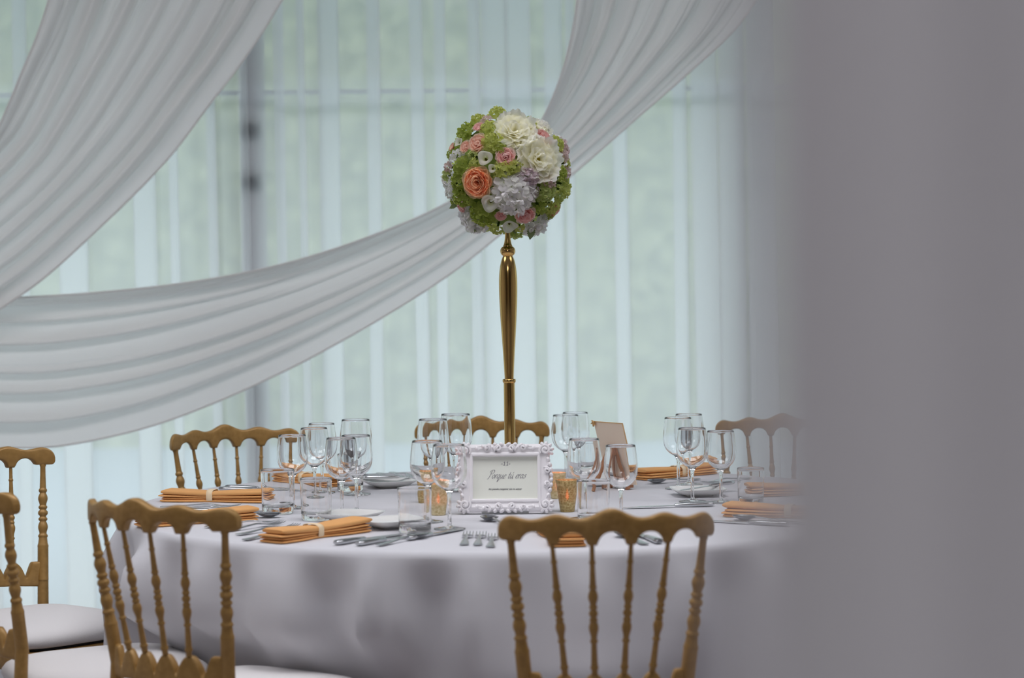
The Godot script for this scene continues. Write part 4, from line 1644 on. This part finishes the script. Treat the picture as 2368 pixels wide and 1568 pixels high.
func make_knife(label: String) -> Node3D:
	var t := thing("table_knife", label, "knife", Vector3.ZERO, 0.0, "table knives at the place settings")
	var st := []
	for q in [[0.0, 0.0062, 0.0060, 0.0035], [0.004, 0.0062, 0.0088, 0.0052], [0.02, 0.0062, 0.0095, 0.0058], [0.06, 0.0060, 0.0078, 0.0050], [0.092, 0.0055, 0.0062, 0.0042], [0.096, 0.0050, 0.0050, 0.0030]]:
		st.push_back([-q[0], q[1], q[2], q[3]])
	obj("handle", flat_loft(st, 14, 0.8), mats.steel, t)
	st = []
	for q in [[0.094, 0.0048, 0.0050, 0.0014], [0.102, 0.0044, 0.0085, 0.0011], [0.15, 0.0036, 0.0098, 0.0009], [0.195, 0.0026, 0.0092, 0.0008], [0.215, 0.0020, 0.0062, 0.0007], [0.224, 0.0018, 0.0016, 0.0006]]:
		st.push_back([-q[0], q[1], q[2], q[3], 0.002 * clampf((q[0] - 0.1) / 0.1, 0, 1)])
	obj("blade", flat_loft(st, 10, 0.9), mats.steel, t)
	return t

func make_spoon(label: String) -> Node3D:
	var t := thing("spoon", label, "spoon", Vector3.ZERO, 0.0, "spoons laid beside the knives")
	var st := []
	for q in [[0.0, 0.0030, 0.0070, 0.0010], [0.004, 0.0030, 0.0095, 0.0016], [0.03, 0.0032, 0.0080, 0.0018], [0.07, 0.0056, 0.0042, 0.0018], [0.108, 0.0085, 0.0030, 0.0020], [0.124, 0.0092, 0.0034, 0.0016]]:
		st.push_back([-q[0], q[1], q[2], q[3]])
	obj("handle", flat_loft(st, 12, 0.8), mats.steel, t)
	var g := Geo.new()
	var rows := []
	for layer in 2:
		rows = []
		for i in 9:
			var rr := i / 8.0
			var row := PackedVector3Array()
			for j in 29:
				var a := TAU * j / 28.0
				var egg := 1.0 - 0.16 * sin(a)
				var y := 0.0016 + 0.0092 * rr * rr - (0.0 if layer else 0.0011)
				row.push_back(Vector3(cos(a) * 0.0200 * rr * egg, y, -0.152 - sin(a) * 0.0305 * rr))
			rows.push_back(row)
		var gg := Geo.new()
		gg.sheet(rows)
		if layer == 0:
			gg.flip()
		for i in range(0, gg.v.size(), 3):
			g.tri(gg.v[i], gg.v[i + 1], gg.v[i + 2], layer)
	obj("bowl", g, mats.steel, t)
	return t

func cutlery() -> void:
	# kind, handle end (x, z), far end (x, z), lift, label
	var spec := [
		["f", Vector2(-0.573, 0.716), Vector2(-0.478, 0.545), 0.0, "fork nearest the left end of the front napkin"],
		["f", Vector2(-0.600, 0.620), Vector2(-0.480, 0.452), 0.0, "fork whose tines reach the tumbler behind the front napkin"],
		["f", Vector2(-0.640, 0.560), Vector2(-0.520, 0.395), 0.0, "third fork from the front napkin, left of the tumblers"],
		["f", Vector2(-0.690, 0.470), Vector2(-0.525, 0.360), 0.0, "fork beside the spoon bowl under the tall tumbler"],
		["s", Vector2(-0.720, 0.240), Vector2(-0.545, 0.270), 0.0, "spoon with its bowl below the tall tumbler"],
		["k", Vector2(-0.372, 0.812), Vector2(-0.240, 0.630), 0.0, "thick-handled knife right of the front napkin"],
		["k", Vector2(-0.325, 0.830), Vector2(-0.200, 0.645), 0.0, "second knife right of the front napkin"],
		["s", Vector2(-0.282, 0.835), Vector2(-0.180, 0.665), 0.0, "spoon right of the two knives at the front edge"],
		["k", Vector2(-0.225, 0.745), Vector2(-0.118, 0.560), 0.0, "knife under the front of the tumbler left of the frame"],
		["f", Vector2(-0.104, 0.838), Vector2(-0.098, 0.640), 0.0, "left one of three forks left of the nearest chair"],
		["f", Vector2(-0.076, 0.845), Vector2(-0.070, 0.648), 0.0, "middle one of three forks left of the nearest chair"],
		["f", Vector2(-0.049, 0.880), Vector2(-0.044, 0.682), 0.0, "right one of three forks left of the nearest chair"],
		["s", Vector2(-0.005, 0.530), Vector2(-0.065, 0.365), 0.0, "spoon below the bottom edge of the picture frame"],
		["k", Vector2(0.478, 0.128), Vector2(0.262, 0.160), 0.0, "knife lying crosswise right of the nearest chair's rail"],
		["k", Vector2(0.560, -0.235), Vector2(0.420, -0.080), 0.0165, "knife resting across the square plate at right"],
		["s", Vector2(0.500, -0.545), Vector2(0.350, -0.430), 0.0, "spoon in front of the far-right napkin"],
		["s", Vector2(0.470, -0.800), Vector2(0.330, -0.640), 0.0, "spoon behind the far-right napkin"],
		["f", Vector2(0.640, -0.560), Vector2(0.500, -0.420), 0.0, "fork at right between the chair and the wine glasses"],
		["k", Vector2(-0.400, -0.470), Vector2(-0.215, -0.500), 0.0165, "knife lying across the plate behind the left glasses"],
		["f", Vector2(-0.430, -0.810), Vector2(-0.330, -0.640), 0.0, "left one of three forks behind the left plate"],
		["f", Vector2(-0.380, -0.820), Vector2(-0.293, -0.650), 0.0, "middle one of three forks behind the left plate"],
		["f", Vector2(-0.345, -0.840), Vector2(-0.268, -0.670), 0.0, "right one of three forks behind the left plate"],
		["k", Vector2(-0.760, -0.430), Vector2(-0.560, -0.360), 0.0, "knife with the thick handle beside the back-left chair's spindles"],
		["k", Vector2(-0.770, -0.380), Vector2(-0.570, -0.310), 0.0, "slim knife next to the thick-handled one at back left"],
		["f", Vector2(-0.800, -0.300), Vector2(-0.620, -0.235), 0.0, "fork behind the far-left napkin"],
		["f", Vector2(-0.860, 0.030), Vector2(-0.665, 0.030), 0.0, "first fork in front of the far-left napkin"],
		["f", Vector2(-0.850, 0.085), Vector2(-0.655, 0.080), 0.0, "second fork in front of the far-left napkin"],
		["k", Vector2(-0.820, 0.150), Vector2(-0.600, 0.135), 0.0, "knife in front of the far-left napkin"],
		["k", Vector2(0.300, 0.850), Vector2(0.250, 0.640), 0.0, "knife seen through the right arches of the nearest chair"],
		["s", Vector2(0.270, 0.865), Vector2(0.225, 0.690), 0.0, "spoon seen through the right arches of the nearest chair"],
		["k", Vector2(0.600, 0.560), Vector2(0.420, 0.440), 0.0, "knife at right, near the veiled napkin"],
		["s", Vector2(0.640, 0.520), Vector2(0.480, 0.400), 0.0, "spoon at right, near the veiled napkin"],
	]
	var made := {}
	for s in spec:
		var d: Vector2 = s[2] - s[1]
		var turn := atan2(-d.x, -d.y)
		var at := Vector3(s[1].x, T + 0.0008 + s[3], s[1].y)
		if not made.has(s[0]):
			var o: Node3D
			match s[0]:
				"f": o = make_fork(s[4])
				"k": o = make_knife(s[4])
				_: o = make_spoon(s[4])
			o.position = at
			o.rotation.y = turn
			made[s[0]] = o
		else:
			copy_of(made[s[0]], s[4], at, turn)

# ------------------------------------------------------------------ the drape close to the lens
func near_drape() -> void:
	# a gathered column of cloth beside the lens
	var cx := 0.121
	var t := thing("near_drape", "large pale drape hanging close to the lens along the right side, out of focus", "drape", Vector3(cx, 0.0, 5.05))
	var g := Geo.new()
	var rows := []
	for j in 34:
		var y := 0.01 + 3.5 * j / 33.0
		var row := PackedVector3Array()
		for i in 181:
			var a := TAU * i / 180.0
			var r := 0.078 + 0.0045 * sin(a * 7.0 + 0.5 + 0.3 * sin(y * 1.3)) + 0.0022 * sin(a * 13.0 + 1.0 + y * 0.4) + 0.004 * (1.32 - y)
			row.push_back(Vector3(-cos(a) * r, y, sin(a) * r))
		rows.push_back(row)
	g.sheet(rows)
	obj("cloth", g, mats.drape, t)
	g = Geo.new()
	g.lathe([Vector2(0.0, 3.50), Vector2(0.085, 3.50), Vector2(0.085, 3.599), Vector2(0.0, 3.599)], 32)
	obj("ceiling_ring", g, mats.grey_metal, t)
